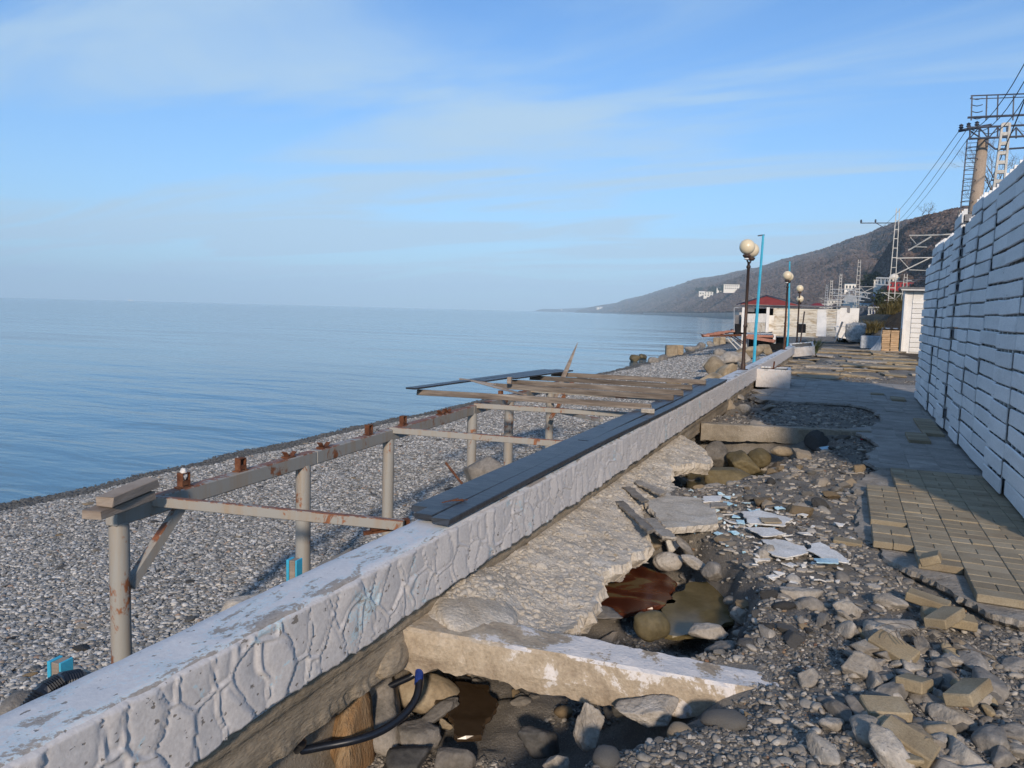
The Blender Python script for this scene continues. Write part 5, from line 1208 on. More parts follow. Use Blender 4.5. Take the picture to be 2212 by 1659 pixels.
k = (sdist(x, y, TAN) < -.05) & (sdist(x, y, SL) < 0) & (sdist(x, y, BM1) < .0) & (fbm(x*1.6, y*1.6, 3, 39) > -.12); x, y = x[k], y[k]; z = gz(x, y)
sz = (.006+.022*g.uniform(0, 1, len(x))**2.2); scatter('crushed_concrete', np.stack([x, y, z+sz*.2], 1), sz, 40, 'pale crushed concrete and chips between the larger chunks', 'rubble', lambda t, P: .45+.47*t, .35, grp=SG2)
# thin broken flakes of paving in the middle ground
mb = MB(); g = random.Random(17)
for k in range(420):
    x, y = g.uniform(-1.2, .3), g.uniform(5.2, 9.6) if k < 300 else g.uniform(12.3, 15.6)
    if sdist(x, y, SL) > -.05: continue
    z = float(gz(x, y))+.008; s = g.uniform(.012, .05); a_ = g.uniform(0, 6.28); V = []; nn = g.randint(4, 6)
    top = [(x+s*math.cos(a_+6.283*i/nn)*g.uniform(.6, 1.3), y+s*.8*math.sin(a_+6.283*i/nn)*g.uniform(.6, 1.3), z+g.uniform(0, .012)) for i in range(nn)]
    mb.add(top+[(a, b, c-.012) for a, b, c in top], [tuple(range(nn))]+[(i, i+nn, (i+1) % nn+nn, (i+1) % nn) for i in range(nn)])
def flakes(n, cx, cy, sx_, sy_, s0, s1, seed):
    mb = MB(); g = random.Random(seed); c = 0
    while c < n:
        x, y = g.gauss(cx, sx_), g.gauss(cy, sy_)
        if sdist(x, y, SL) > -.03 or sdist(x, y, PIT_B) > .1 or x > .25: continue
        c += 1; z = float(gz(x, y))+.02; s = s0+(s1-s0)*g.random()**2; a_ = g.uniform(0, 6.28); nn = g.randint(4, 7)
        top = [(x+s*math.cos(a_+6.283*i/nn)*g.uniform(.5, 1.4), y+s*.8*math.sin(a_+6.283*i/nn)*g.uniform(.5, 1.4), z+g.uniform(0, .02)) for i in range(nn)]
        mb.add(top+[(a, b, c_-.008) for a, b, c_ in top], [tuple(range(nn))]+[(i, i+nn, (i+1) % nn+nn, (i+1) % nn) for i in range(nn)])
    return mb
o = flakes(95, -.35, 5.75, .30, .55, .008, .055, 3).build('plaster_flakes', 'plaster_sheet'); tag(o, 'small white plaster flakes strewn between the larger sheets', kind='stuff')
o = flakes(60, -.75, 6.6, .30, .5, .01, .05, 9).build('plaster_flakes', 'blue_white'); tag(o, 'small bluish painted flakes by the flat concrete fragment', kind='stuff')
o = mb.build('paving_flakes', 'rock_pale'); tag(o, 'thin broken flakes of grey plaster and stone over the dirt', kind='stuff')

# beach pebbles
x = []; 
g = np.random.RandomState(51)
n = 520000
yy_ = 1.5*(70/1.5)**(g.uniform(0, 1, n)); xx_ = g.uniform(-12.3, -2.2, n)
zz_ = bz(xx_, yy_); ok, zc = vis(xx_, yy_, zz_, 250)
hid = (xx_ > -2.09*(CAMH-zz_)/(CAMH-PT)+.35) & (yy_ < 20)
ok &= ~hid; ok &= zz_ > -1.62
xx_, yy_, zz_, zc = xx_[ok], yy_[ok], zz_[ok], zc[ok]
keep = g.uniform(0, 1, len(xx_)) < np.clip((zc/9.)**1.1*0+1, 0, 1)
sz = (.0095+.021*g.uniform(0, 1, len(xx_))**3.2)*(1+np.clip(zc-9, 0, 60)*.045)
wetd = lambda t, P: np.where(P[:, 2] < -1.505+.02*fbm(P[:, 1]*.8, P[:, 0]*.8, 3, 5), t*.22, .16+t*.84)
print('beach pebbles', len(xx_))
scatter('shingle', np.stack([xx_, yy_, zz_+sz*.18], 1), sz, 52, 'grey and white pebbles of the shingle beach', 'pebbles', wetd, .28)
c = 0
for _ in range(9000):
    d = g.uniform(3.5, 20); a_ = g.uniform(.28, 1.35); x = -d*math.sin(a_); y = d*math.cos(a_)
    if not (-11 < x < -4.2): continue
    z = float(bz(x, y)); ok, _z = vis(np.array(x), np.array(y), np.array(z), 0)
    if not ok or (x > -2.09*(CAMH-z)/(CAMH-PT)): continue
    s = .028+.045*g.uniform()**3; place_stone(x, y, z+s*.25, s, beach, stretch=(1.1, .85, .45), rot=(g.normal(0, .15), g.normal(0, .15), g.uniform(0, 6))); c += 1
    if c > 235: break
for u, v, x_, s, m, lab, r_ in ((70, 1520, -2.75, .62, 'rock_grey', 'flat grey boulder on the beach by the ribbed hose', 0), (428, 1368, -3.1, .38, 'rock_grey', 'grey blue boulder peeping over the parapet on the beach', 1), (560, 1285, -3.3, .62, 'rock_pale', 'long pale brown boulder on the beach left of the stake', 0), (735, 1185, -3.2, .80, 'rock_grey', 'big grey boulder behind the parapet right of the second post', 1), (1050, 990, -3.0, .5, 'rock_grey', 'grey rock on the beach near the slanting rod', 0), (1180, 985, -2.7, .5, 'rock_pale', 'pale tan rock behind the black boards', 1)):
    p = atX(u, v, x_); rock('boulder', (p.x, p.y, p.z-s*.28), (s, s*.7, s*.7), (.1, .15, .5+r_), m, lab, 'boulder', 500+int(u), planes=11, rough=.05)

# ================================================================== BEYOND THE PALLETS
# broken paving strips across the promenade
g = random.Random(61)
strip_par = empty('broken_paving', (0, 0, 0)); strip_par['kind'] = 'structure'
for k in range(46):
    y = g.uniform(22.3, 46); x = g.uniform(-1.6, 2.4); w_ = g.uniform(.5, 2.2); d_ = g.uniform(.25, .8)+(.4 if y > 32 else 0)
    z0 = float(gz(x, y) if y < 37 else -.08)+g.uniform(.02, .09); tx, ty = g.gauss(0, .03), g.gauss(0, .05)
    poly = [(x-w_/2, y-d_/2), (x+w_/2, y-d_/2+g.uniform(-.2, .2)), (x+w_/2+g.uniform(-.3, .3), y+d_/2), (x-w_/2+g.uniform(-.2, .2), y+d_/2)]
    plate('slab', poly, (lambda z0, tx, ty, x, y: (lambda a, b: z0+(a-x)*tx+(b-y)*ty+.008*fbm(a*4, b*4, 3, k)))(z0, tx, ty, x, y), g.uniform(.05, .10), ('rock_pale', 'rock_tan', 'paver', 'concrete')[k % 4], strip_par, .12, .05, k+300, grid=.3, under=.03)
for k, (x, y, w_, d_, z, m) in enumerate(((1.2, 30.0, 2.6, 1.2, .02, 'paver'), (2.0, 33.5, 2.0, 1.4, .04, 'paver'), (.2, 40, 3.6, 1.1, .05, 'rock_tan'), (.9, 44, 4, 1.0, .06, 'concrete'), (-.6, 24.8, 1.6, .8, .02, 'rock_tan'))):
    plate('slab', [(x-w_/2, y-d_/2), (x+w_/2, y-d_/2), (x+w_/2, y+d_/2), (x-w_/2, y+d_/2)], lambda a, b, z=z: z-.03+.006*fbm(a*3, b*3, 3, 5), .08, m, strip_par, .12, .06, k+400, grid=.3)
# riprap on the beach side of the parapet
RR = [(1548, 792, 1.3, 'rock_tan', 'big tan slab boulder tipped against the parapet beside the nearest lamp post'), (1570, 800, 1.0, 'rock_tan', 'tan boulder low at the foot of the nearest lamp post'), (1600, 770, 1.3, 'rock_pale', 'pale slab boulder behind the nearest lamp post'),
      (1530, 812, .8, 'rock_tan', 'small tan boulder on the beach just past the deck joists'), (1580, 770, 1.2, 'rock_pale', 'pale boulder left of the slab behind the nearest lamp'), (1620, 757, 1.5, 'rock_tan', 'long tan slab boulder beside the nearer turquoise pole'),
      (1560, 765, 1.0, 'rock_grey', 'grey boulder on the shingle edge near the lamp'), (1655, 752, 1.2, 'rock_tan', 'tan boulder between the turquoise pole and second lamp'), (1540, 775, .9, 'rock_pale', 'pale boulder standing apart on the shingle'),
      (1612, 790, .8, 'rock_pale', 'pale block right against the parapet wall'), (1455, 822, .55, 'rock_tan', 'low tan stone half buried in shingle beyond the joists'), (1500, 820, .6, 'rock_tan', 'pointed stone on the shingle beside the far joist')]
for k, (u, v, s, m, lab) in enumerate(RR):
    p = at(u, v, -.35 if s > .7 else -.75); rock('boulder', (min(p.x, -2.5), p.y, p.z-.1), (s*1.2, s*.85, s*.62), (g.gauss(0, .35), g.gauss(0, .35), g.uniform(0, 3)), m, lab, 'boulder', 600+k, planes=8, rough=.04, group='boulders beyond the parapet')
RB = [(1373, 777, 'twin'), (1387, 772, ''), (1450, 765, 'b'), (1462, 764, 'b'), (1490, 757, ''), (1505, 752, ''), (1515, 748, ''), (1535, 745, ''), (1548, 742, 'b'), (1560, 741, 'b'), (1572, 739, ''), (1430, 778, ''), (1410, 784, '')]
for k, (u, v, t) in enumerate(RB):
    p = at(u, v, -1.5)
    if t == 'b':
        tag(MB().box((p.x, p.y, -1.3), (.9, .7, 1.0), .2*k, .08).build('groyne_block', 'rock_tan'), 'squared tan concrete block at the water edge, %s along the shore' % ORD[k-1], 'block')
    else: rock('boulder', (p.x, p.y, -1.45), (1.1 if u > 1400 else .8, .9, .7), (.2, .1, k), 'rock_olive' if u < 1400 else 'rock_grey', 'boulder at the waterline, %s one towards the cabin' % ORD[k+1], 'boulder', 700+k, planes=9, sub=3)

# yucca
def blades(name, n, h, spread, w_, m, seed, droop=.5, parent=None, base=.1):
    g = random.Random(seed); V = []; Fc = []
    for k in range(n):
        a_ = g.uniform(0, 6.283); r_ = g.uniform(0, base); x, y = r_*math.cos(a_), r_*math.sin(a_); a2 = a_+g.gauss(0, .5); hh = h*g.uniform(.5, 1.1); sp = spread*g.uniform(.2, 1.1); s_ = Vector((-math.sin(a2), math.cos(a2), 0))
        b0 = len(V); ns = 4
        for i in range(ns+1):
            t = i/ns; p = Vector((x+math.cos(a2)*sp*t**1.3, y+math.sin(a2)*sp*t**1.3, hh*(t-droop*t*t*.5*g.uniform(.8, 1.2)))); ww = w_*(1-t)**.7*.5+.0005
            V += [p-s_*ww, p+s_*ww]
        for i in range(ns): Fc.append((b0+2*i, b0+2*i+1, b0+2*i+3, b0+2*i+2))
    return obj(name, V, Fc, m, parent)
t = empty('yucca', (0, 0, 0), 'small spiky yucca growing beside the tilted white planter', 'plant'); blades('leaves', 90, .75, .55, .04, 'palm', 1, .7, t); MB().tube([(0, 0, -.1), (0, 0, .2)], .07, 8).build('trunk', 'bark', t); p = at(1758, 768, 0); t.location = (p.x, p.y, .1); t.scale = (1.25,)*3
# wild growth on the bank
for k, (u, v, Yd, h, sp, n, m, lab) in enumerate(((1888, 722, 55, 1.6, .9, 420, 'grass', 'dry yellow grass clump on the bank behind the wrapped bundle'), (1868, 712, 58, 1.5, .8, 320, 'grass', 'dry grass clump at the left side of the bank'), (1925, 705, 56, 1.5, .9, 380, 'grass', 'dry grass clump high on the bank near the white kiosk'),
        (1905, 735, 50, 1.3, 1.0, 520, 'leaf', 'dark green shrub at the foot of the bank behind the brick stack'), (1932, 728, 50, 1.4, .9, 460, 'leaf', 'dark green shrub beside the white kiosk'), (1845, 712, 60, 1.0, .9, 320, 'leaf', 'low dark shrub against the white end wall of the cabin'), (1950, 690, 60, 1.5, 1.0, 350, 'grass', 'grassy clump hanging over the kiosk roof level'))):
    p = atY(u, v, Yd); t = empty('shrub', (0, 0, 0), lab, 'shrub', 'growth on the railway bank')
    blades('foliage', n*2, h*.75, sp*1.1, .05 if m == 'leaf' else .03, m, 70+k, .6, t, base=1.1)
    MB().tube([(0, 0, -.4), (.05, 0, .3)], .05, 6).build('stem', 'bark', t)
    t.location = (p.x, p.y, float(bankz(p.x, p.y))-.05 if p.y > 40 else p.z)
# pallet of bricks under a tarpaulin
t = empty('brick_stack', (0, 0, 0), 'stack of new tan bricks with a grey cover at one side beside the kiosk', 'brick stack')
gb = random.Random(3)
M['brick_new'] = mat('new orange tan brick', [(.42, .27, .15), (.50, .34, .20), (.55, .40, .26)], 3, 60, .9, .3, .004, .15)
bme = tile_mesh('brick', .37, .20, .082, 'brick_new', 1)
for i in range(2):
    for k in range(11):
        for j in range(2):
            b = bpy.data.objects.new('brick', bme); col.objects.link(b); b.parent = t; b.location = (-.2+.4*i+gb.gauss(0, .008), -.3+j*.22, .1+.096*k); b.rotation_euler = (0, gb.gauss(0, .01), gb.gauss(0, .02))
MB().box((0, 0, .02), (.95, .9, .06)).build('base', 'grey_wood', t); MB().box((0, .12, .62), (.78, .5, 1.05)).build('rear_bricks', 'brick', t)
def sheet(name, grid, m, parent, th=.02):
    V = [v for r_ in grid for v in r_]; nn = len(grid[0]); Fc = [(i*nn+j, i*nn+j+1, (i+1)*nn+j+1, (i+1)*nn+j) for i in range(len(grid)-1) for j in range(nn-1)]
    b0 = len(V); V += [(x, y+th, z-th*.3) for x, y, z in V]; Fc += [tuple(i+b0 for i in f[::-1]) for f in Fc]
    return obj(name, V, Fc, m, parent, True)
gr = [[(-.42-.55*(1-s)**2*(a/8)+.02*math.sin(a*2+s*7), -.42+.9*a/8*.4, 1.2*s*(1-.1*a/8)+.02*math.sin(a*3)) for a in range(9)] for s in np.linspace(0, 1, 12)]
sheet('cover', gr, 'tarp', t); gr = [[(-.42+.9*a/8, -.40+.85*s+.0, 1.20+.03*math.sin(a*2+s*5)) for a in range(9)] for s in np.linspace(0, 1, 6)]; sheet('top_cover', gr, 'tarp', t)
p = at(1923, 759, 0); t.location = (p.x-.05, p.y, -.02)
t = empty('grey_box', (0, 0, 0), 'pale grey low trough standing left of the brick stack', 'trough')
MB().box((0, 0, .36), (1.3, .7, .72), None, .04).build('body', 'tarp', t); MB().box((0, 0, .73), (1.1, .5, .03)).build('top', 'far_grey', t); p = at(1885, 752, 0); t.location = (p.x, p.y, -.03)
# wrapped bundle
t = empty('wrapped_bundle', (0, 0, 0), 'tall bundle wrapped in crumpled grey plastic film by the bank', 'bundle')
P, Fc = rock_shape(801, 4, 10, .05, 8); P = np.sign(P)*np.abs(P)**.45; n3 = fbm(P[:, 0]*3+P[:, 2]*6, P[:, 1]*3-P[:, 2]*3, 4, 9)
obj('film', P*np.array((.56, .5, .62))*(1+.10*n3[:, None]+.04*np.sin(P[:, 2:3]*22+P[:, 0:1]*3))+np.array((0, 0, .60)), Fc, 'film', t, False)
gr = [[(-.75-.35*s+.06*math.sin(a*2), -.5+.1*a, 1.2*(1-s)+.03*math.sin(a+s*6)) for a in range(8)] for s in np.linspace(0, 1, 9)]; sheet('loose_flap', gr, 'film', t)
p = atY(1846, 740, 50); t.location = (p.x, p.y, p.z)
t = empty('bench', (0, 0, 0), 'overturned white bench frame lying left of the wrapped bundle', 'bench')
MB().bar((-.5, 0, .9), (.6, 0, .95), .5, .05).build('seat', 'white', t); MB().bar((-.3, 0, .9), (0, 0, .1), .05, .05).bar((.5, 0, .9), (.1, 0, .1), .05, .05).build('leg', 'white', t); p = atY(1812, 738, 51); t.location = (p.x, p.y, p.z)
# kiosk
def kiosk():
    t = empty('kiosk', (0, 0, 0), 'narrow white clapboard kiosk with a flat overhanging roof at the end of the pallets', 'kiosk')
    MB().box((0, .6, 1.6), (1.5, 1.2, 3.2)).build('body', 'white', t)
    MB().box((0, .5, 3.28), (2.0, 1.8, .12)).build('roof', 'far_grey', t); MB().box((.1, -.42, 3.20), (2.1, .05, .05)).build('fascia', 'white', t)
    for k in range(11):
        MB().box((.18, -.03, .18+.245*k), (1.10, .035, .20), Matrix.Rotation(-.07, 3, 'X')).build('clapboard', 'white', t)
    MB().box((-.70, -.035, 1.6), (.10, .06, 3.2)).build('corner_post', 'white', t); MB().box((-.36, -.02, 1.6), (.015, .03, 3.1)).build('trim', 'steel', t)
    return t
t = kiosk(); p = at(1944, 760, 0); t.location = (p.x+.78, p.y, -.06)

# ------------------------------------------------------------------ cabin
YC = 55.0
cb = empty('beach_cabin', (0, YC, 0), 'derelict white clad beach cabin with a dark red roof and picket veranda', 'cabin')
def C(u, v, dy=0): p = atY(u, v, YC+dy); return p
def cbox(name, u0, v0_, u1, v1, m, y0=0, y1=.15, rot=None, parent=None):
    a_, b_ = C(u0, v0_), C(u1, v1); x0, x1 = min(a_.x, b_.x), max(a_.x, b_.x); z0, z1 = min(a_.z, b_.z), max(a_.z, b_.z)
    return MB().box(((x0+x1)/2, YC+(y0+y1)/2, (z0+z1)/2), (x1-x0, y1-y0, z1-z0)).build(name, m, cb)
zt = C(1700, 664).z; zf = C(1640, 717).z; zb = C(1700, 725).z
cbox('wall', 1671, 664, 1766, 729, 'siding', .02, .2)
for k in range(18):
    v0_ = 668+3.25*k
    if 700 < v0_ < 719:
        cbox('siding_board', 1671, v0_, 1723, v0_+2.7, 'siding', -.035, .0195); cbox('siding_board', 1741, v0_, 1765, v0_+2.7, 'siding', -.035, .0195)
    else: cbox('siding_board', 1671, v0_, 1765, v0_+2.7, 'siding', -.035, .0195)
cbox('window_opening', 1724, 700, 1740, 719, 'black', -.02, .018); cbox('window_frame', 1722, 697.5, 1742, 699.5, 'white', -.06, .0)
cbox('door', 1766.3, 667, 1784, 727, 'board', -.01, .1)
cbox('wall', 1784.3, 667, 1809, 727, 'white', .06, .2)
for k in range(17): cbox('louvre', 1785, 668+3.4*k, 1808.5, 670.4+3.4*k, 'siding', -.03, .055)
cbox('corner_post', 1809, 662, 1811.5, 727, 'white', -.06, .2)
cbox('roof_fascia', 1599, 659.5, 1818, 664, 'navy', -.35, -.2)
a_ = C(1599, 660); b_ = C(1818, 660)
MB().box(((a_.x+b_.x)/2, YC+2.1, C(1700, 660).z+.02), (b_.x-a_.x, 4.7, .07), Matrix.Rotation(.02, 3, 'X')).build('flat_roof', 'far_grey', cb)
# return wall and its signboard
e0 = C(1812, 664); e1 = C(1837, 660)
V = [(e0.x, YC, zb), (e0.x+1.0, YC+.6, .25), (e0.x+1.25, YC+.75, 1.0), (e0.x+1.25, YC+.75, zt+.05), (e0.x, YC, zt+.05)]
V2 = [(x, y+.15, z) for x, y, z in V]; obj('end_wall', V+V2, [(0, 1, 2, 3, 4), (9, 8, 7, 6, 5)]+[(i, i+5, (i+1) % 5+5, (i+1) % 5) for i in range(5)], 'white', cb)
cbox('signboard', 1815, 660, 1836, 675, 'far_grey', .3, .36)
# veranda
cbox('floor', 1604, 717.5, 1672, 720.5, 'white', -.3, 3)
for u in (1604.5, 1657): cbox('veranda_post', u, 664, u+3.4, 718, 'white', -.28, -.12)
for k in range(19):
    cbox('picket', 1611+2.35*k, 677.5, 1612.6+2.35*k, 697, 'white', -.2, -.16); cbox('lower_board', 1611+2.35*k, 697.4, 1613.15+2.35*k, 717, 'siding', -.2, -.16)
cbox('rail', 1610, 683, 1656, 684.5, 'white', -.159, -.12); cbox('rail', 1610, 707, 1656, 708.5, 'white', -.159, -.12)
cbox('apron', 1658, 681, 1671, 717, 'siding', -.115, -.06)
cbox('veranda_dark_panel', 1600, 665, 1671, 717, 'black', 1.6, 1.7); cbox('side_dark_panel', 1592, 690, 1603, 716, 'black', .5, 1.7)  # flat black panels painted in place of the shade inside the veranda
cbox('blind', 1616, 666, 1630, 674, 'far_grey', -.1, -.06)
# roof gable
a_, b_, c_ = C(1600, 656.5), C(1724, 656.5), C(1657, 639.5)
V = [(a_.x, YC-.1, a_.z-.08), (b_.x, YC-.1, a_.z-.08), (b_.x, YC-.1, a_.z), (c_.x, YC-.1, c_.z), (a_.x, YC-.1, a_.z)]; V2 = [(x, y+5, z) for x, y, z in V]
obj('gable_roof', V+V2, [(0, 1, 2, 3, 4), (9, 8, 7, 6, 5)]+[(i, i+5, (i+1) % 5+5, (i+1) % 5) for i in range(5)], 'red_roof', cb)
mb = MB(); mb.bar((a_.x-.25, YC-.16, a_.z-.05), (c_.x, YC-.16, c_.z+.04), .08, .06).bar((c_.x, YC-.16, c_.z+.04), (b_.x+.2, YC-.16, b_.z-.02), .08, .06); mb.build('verge', 'navy', cb)
cbox('eave', 1604, 657, 1660, 661, 'terracotta', -.19, -.1)
# basement
cbox('basement_pillar', 1603, 722, 1613, 756, 'white', -.25, .25); cbox('basement_pillar', 1671, 722, 1675, 742, 'white', -.2, .2)
cbox('basement_dark_panel', 1613.5, 727, 1700, 760, 'black', 1.2, 1.3); cbox('terracotta_band', 1613.5, 722, 1672, 729, 'terracotta', -.2, -.1)  # black panel stands in for the shade of the lower room
V = [C(1613, 727), C(1672, 731), C(1672, 738), C(1650, 737), C(1613, 731)]; 
mb = MB(); mb.bar(C(1614, 728, -.6), C(1674, 737, -.6), .9, .18); mb.build('fallen_slab', 'terracotta', cb)
# wrecked terrace
tr = empty('wrecked_terrace', (0, 0, 0), 'wrecked terracotta tiled terrace jutting out towards the sea on rusty struts', 'terrace')
gq = random.Random(8)
for k in range(9):
    u0 = 1518+9.5*k; z = C(u0, 724-1.7*k).z; x0, x1 = C(u0, 700).x, C(u0+22, 700).x
    MB().box(((x0+x1)/2, YC+.2*k, z), (x1-x0, 2.2, .10), Matrix.Rotation(gq.gauss(0, .04), 3, 'Y') @ Matrix.Rotation(gq.gauss(0, .1), 3, 'Z')).build('tiled_slab', 'terracotta', tr)
MB().bar(C(1516, 726, -1.0), C(1602, 724, -1.0), .1, .14).build('edge_beam', 'rust', tr)
for (u0, v0_, u1, v1, m) in ((1572, 724, 1603, 752, 'mast_white'), (1575, 724, 1604, 742, 'lamp_pole'), (1580, 722, 1604, 738, 'lamp_pole'), (1567, 726, 1600, 762, 'mast_white')):
    MB().bar(C(u0, v0_, -.8), C(u1, v1, -.8), .07, .07).build('strut', m, tr)
MB().box(C(1598, 712, .4), (.7, .9, .8), .3).build('debris_heap', 'black', tr)
mb = MB()
for k in range(8): mb.bar(C(1585+2*k, 705+gq.uniform(-3, 8), .3), C(1600, 713+gq.uniform(-4, 4), .3), .06, .04)
mb.build('broken_lath', 'steel_dark', tr)
MB().bar(C(1586, 664), C(1586, 716), .06, .06).bar(C(1586, 664), C(1602, 664), .06, .06).build('rail_frame', 'steel', tr); cbox('net_screen', 1587, 680, 1598, 714, 'far_grey', .3, .32).parent = tr
for o in list(cb.children)+list(tr.children):
    if o.name.startswith('net_screen'): o.location = (0, 0, 0)
# brown red round roof behind the cabin
MB().lathe(C(1765, 662, 12), [(.62, 0), (.5, .12), (.25, .25), (0, .3)], 20).build('round_roof', 'red_roof'); tag(bpy.data.objects['round_roof'], 'low dark red roof just showing behind the cabin roof', 'roof')

# ------------------------------------------------------------------ railway masts
def lattice(mb, h, w0, w1, d_, step=.62, r_=.05):
    for s_ in (-1, 1):
        mb.bar((s_*w0/2, 0, 0), (s_*w1/2, 0, h), r_*1.2, r_*2.4, (0, 1, 0))
    z = .2
    while z < h:
        t = z/h; wv = w0+(w1-w0)*t; mb.box((0, 0, z), (wv, r_*1.8, r_*1.2)); z += step*(1-.25*t)
def mast(u, vt, dist, arm=1, zb_=2.35, lab='', w0=.52, armz=.86, truss=False, mat_='mast_white'):
    p = atD(u, vt, dist); h = p.z-zb_
    t = empty('catenary_mast', (0, 0, 0), lab, 'railway mast', 'railway masts beyond the promenade')
    mb = MB(); lattice(mb, h, w0, w0*.45, .22, .95, .05*max(1, dist/110)); mb.build('lattice_post', mat_, t)
    z = h*armz
    if arm:
        s_ = arm
        mb = MB(); mb.tube([(0, 0, z), (-2.9*s_, 0, z+.05)], .045, 6).tube([(-1.6*s_, 0, z), (0, 0, z-1.0)], .035, 6); mb.build('upper_arm', 'steel_dark', t)
        mb = MB()
        for x in (-2.85*s_, -1.7*s_): mb.lathe((x, 0, z+.05), [(0, 0), (.08, .05), (.06, .1), (.1, .15), (.06, .2), (.08, .26), (0, .32)], 8)
        mb.build('insulator', 'steel_dark', t)
        zc_ = h*.52; mb = MB(); mb.tube([(.1*s_, 0, zc_), (3.1*s_, 0, zc_+.05)], .05, 6).tube([(2.7*s_, 0, zc_), (.2*s_, 0, zc_-1.4)], .05, 6).tube([(.4*s_, 0, zc_), (1.2*s_, 0, zc_-.9)], .03, 6).tube([(1.2*s_, 0, zc_-1.0), (2.6*s_, 0, zc_-1.05)], .03, 6); mb.build('cantilever', mat_, t)
    t.location = (p.x, p.y, zb_); return t
mast(1940, 450, 75, 1, lab='tall pale lattice railway mast rising beside the brown hill')
mast(1857, 561, 150, 1, 2.2, 'second pale lattice railway mast, half hidden by the wrapped bundle', .8)
mast(1817, 591, 205, 1, 2.0, 'slim lattice mast above the right part of the cabin roof', .9)
mast(1797, 605, 235, -1, 1.8, 'pale lattice mast left of the slim one', 1.0)
mast(1787, 614, 265, 0, 1.8, 'leftmost grey lattice mast above the cabin roof', 1.1, mat_='steel')
mast(1848, 645, 120, 0, 2.2, 'short lattice mast carrying a grey transformer board', .7)
mast(1957, 592, 125, -1, 2.5, 'lattice mast close to the kiosk roof, left of the pallets', .8)
mast(1812, 640, 240, 0, 1.8, 'short grey lattice mast between two taller ones', .9, mat_='steel')
p = atD(1838, 646, 119); tag(MB().box(p, (1.5, .4, .9)).build('transformer_box', 'steel'), 'grey transformer board on the short lattice mast', 'transformer')
# cantilever over the pallets, from a mast standing behind them
p = atD(2075, 505, 42)
t = empty('catenary_mast', (0, 0, 0), 'white tube cantilever bracket reaching out over the far pallet stacks', 'railway mast')
zz0 = p.z; q1 = atD(1964, 509, 42); q2 = atD(2021, 508, 42); q3 = atD(2012, 511, 42); q4 = atD(1962, 541, 42); q5 = atD(1966, 512, 42); q6 = atD(1979, 527, 42); q7 = atD(1976, 533, 42); q8 = atD(2003, 534, 42)
MB().tube([q1, q2], .035, 8).tube([q3, q4], .035, 8).tube([q5, q6], .02, 6).tube([q7, q8], .03, 6).tube([q2, p], .035, 8).build('bracket', 'mast_white', t)
MB().box((p.x, p.y, (zz0+2)/2), (.3, .3, zz0+.2-2+2)).build('post', 'pole_concrete', t)
# gantry crossbeams in the far yard
for k, (u0, v0_, u1, v1, d_) in enumerate(((1796, 625, 1860, 624, 235), (1790, 648, 1835, 647, 255), (1800, 638, 1868, 640, 210), (1770, 657, 1800, 657, 250), (1830, 626, 1880, 634, 190), (1875, 664, 1900, 664, 130), (1893, 600, 1925, 601, 140))):
    a_, b_ = atD(u0, v0_, d_), atD(u1, v1, d_); mb = MB(); mb.bar(a_, b_, .25, .22); a2, b2 = a_-Vector((0, 0, 1.1)), b_-Vector((0, 0, 1.1)); mb.bar(a2, b2, .2, .15)
    for q in range(8): mb.bar(a_.lerp(b_, q/8), a2.lerp(b2, (q+1)/8 if q % 2 == 0 else q/8), .1, .1)
    tag(mb.build('gantry_beam', 'mast_white' if k % 2 else 'steel'), 'pale lattice gantry beam in the railway yard, %s of the group' % ORD[k+1], 'gantry', 'gantry beams of the railway yard')

# the big portal on the right
t = empty('railway_portal', (0, 0, 0), 'big railway portal of a concrete pole carrying a railed lattice platform', 'railway portal')
DP = 24.0
b0_ = atD(2104, 470, DP); t0 = atD(2124, 298, DP); bp = Vector((b0_.x, b0_.y, .5)); ax = (t0-b0_)
MB().tube([b0_+(b0_-t0)*1.2, t0], [.20, .13], 20).build('pole', 'pole_concrete', t, True)
def Dp(u, v, d_=DP): return atD(u, v, d_)
mb = MB()
for d_ in (DP-.5, DP+.5):
    mb.tube([Dp(2092, 300, d_), Dp(2260, 292, d_)], .028, 6).tube([Dp(2089, 276, d_), Dp(2260, 268, d_)], .028, 6)
    for k in range(8):
        u = 2095+20*k; mb.tube([Dp(u, 275, d_), Dp(u, 299, d_)], .02, 5); mb.tube([Dp(u, 275 if k % 2 else 299, d_), Dp(u+20, 299 if k % 2 else 275, d_)], .016, 5)
for u in range(2092, 2250, 20):
    for v in (276, 300): mb.tube([Dp(u, v-.045*(u-2092), DP-.5), Dp(u, v-.045*(u-2092), DP+.5)], .016, 5)
mb.build('lattice_beam', 'steel_dark', t)
mb = MB()
for d_ in (DP-.5, DP+.5):
    mb.tube([Dp(2097, 207, d_), Dp(2260, 201, d_)], .018, 5).tube([Dp(2100, 214, d_), Dp(2260, 208, d_)], .012, 5).tube([Dp(2090, 254, d_), Dp(2260, 246, d_)], .03, 6)
    for u in (2100, 2132, 2156, 2190, 2222): mb.tube([Dp(u-2, 260, d_), Dp(u, 206, d_)], .018, 5)
for v in (207, 232, 254):
    mb.tube([Dp(2098, v, DP-.5), Dp(2098, v, DP+.5)], .016, 5).tube([Dp(2132, v, DP-.5), Dp(2132, v, DP+.5)], .016, 5)
for k in range(4):
    v = 212+14*k; mb.tube([Dp(2098+24*j/6, v+5*math.sin(j*math.pi/6)*.6, DP-.5+1.0*math.sin(j*math.pi/6)*.5) for j in range(7)], .012, 5)
mb.tube([Dp(2096, 214), Dp(2100, 209)], .018, 5)
mb.build('platform_railing', 'steel_dark', t)
mb = MB()
for s_ in (-.22, .22):
    mb.tube([Dp(2088, 470, DP-.1)+Vector((s_*.7, 0, 0)), Dp(2104, 300, DP-.1)+Vector((s_*.7, 0, 0))], .018, 5)
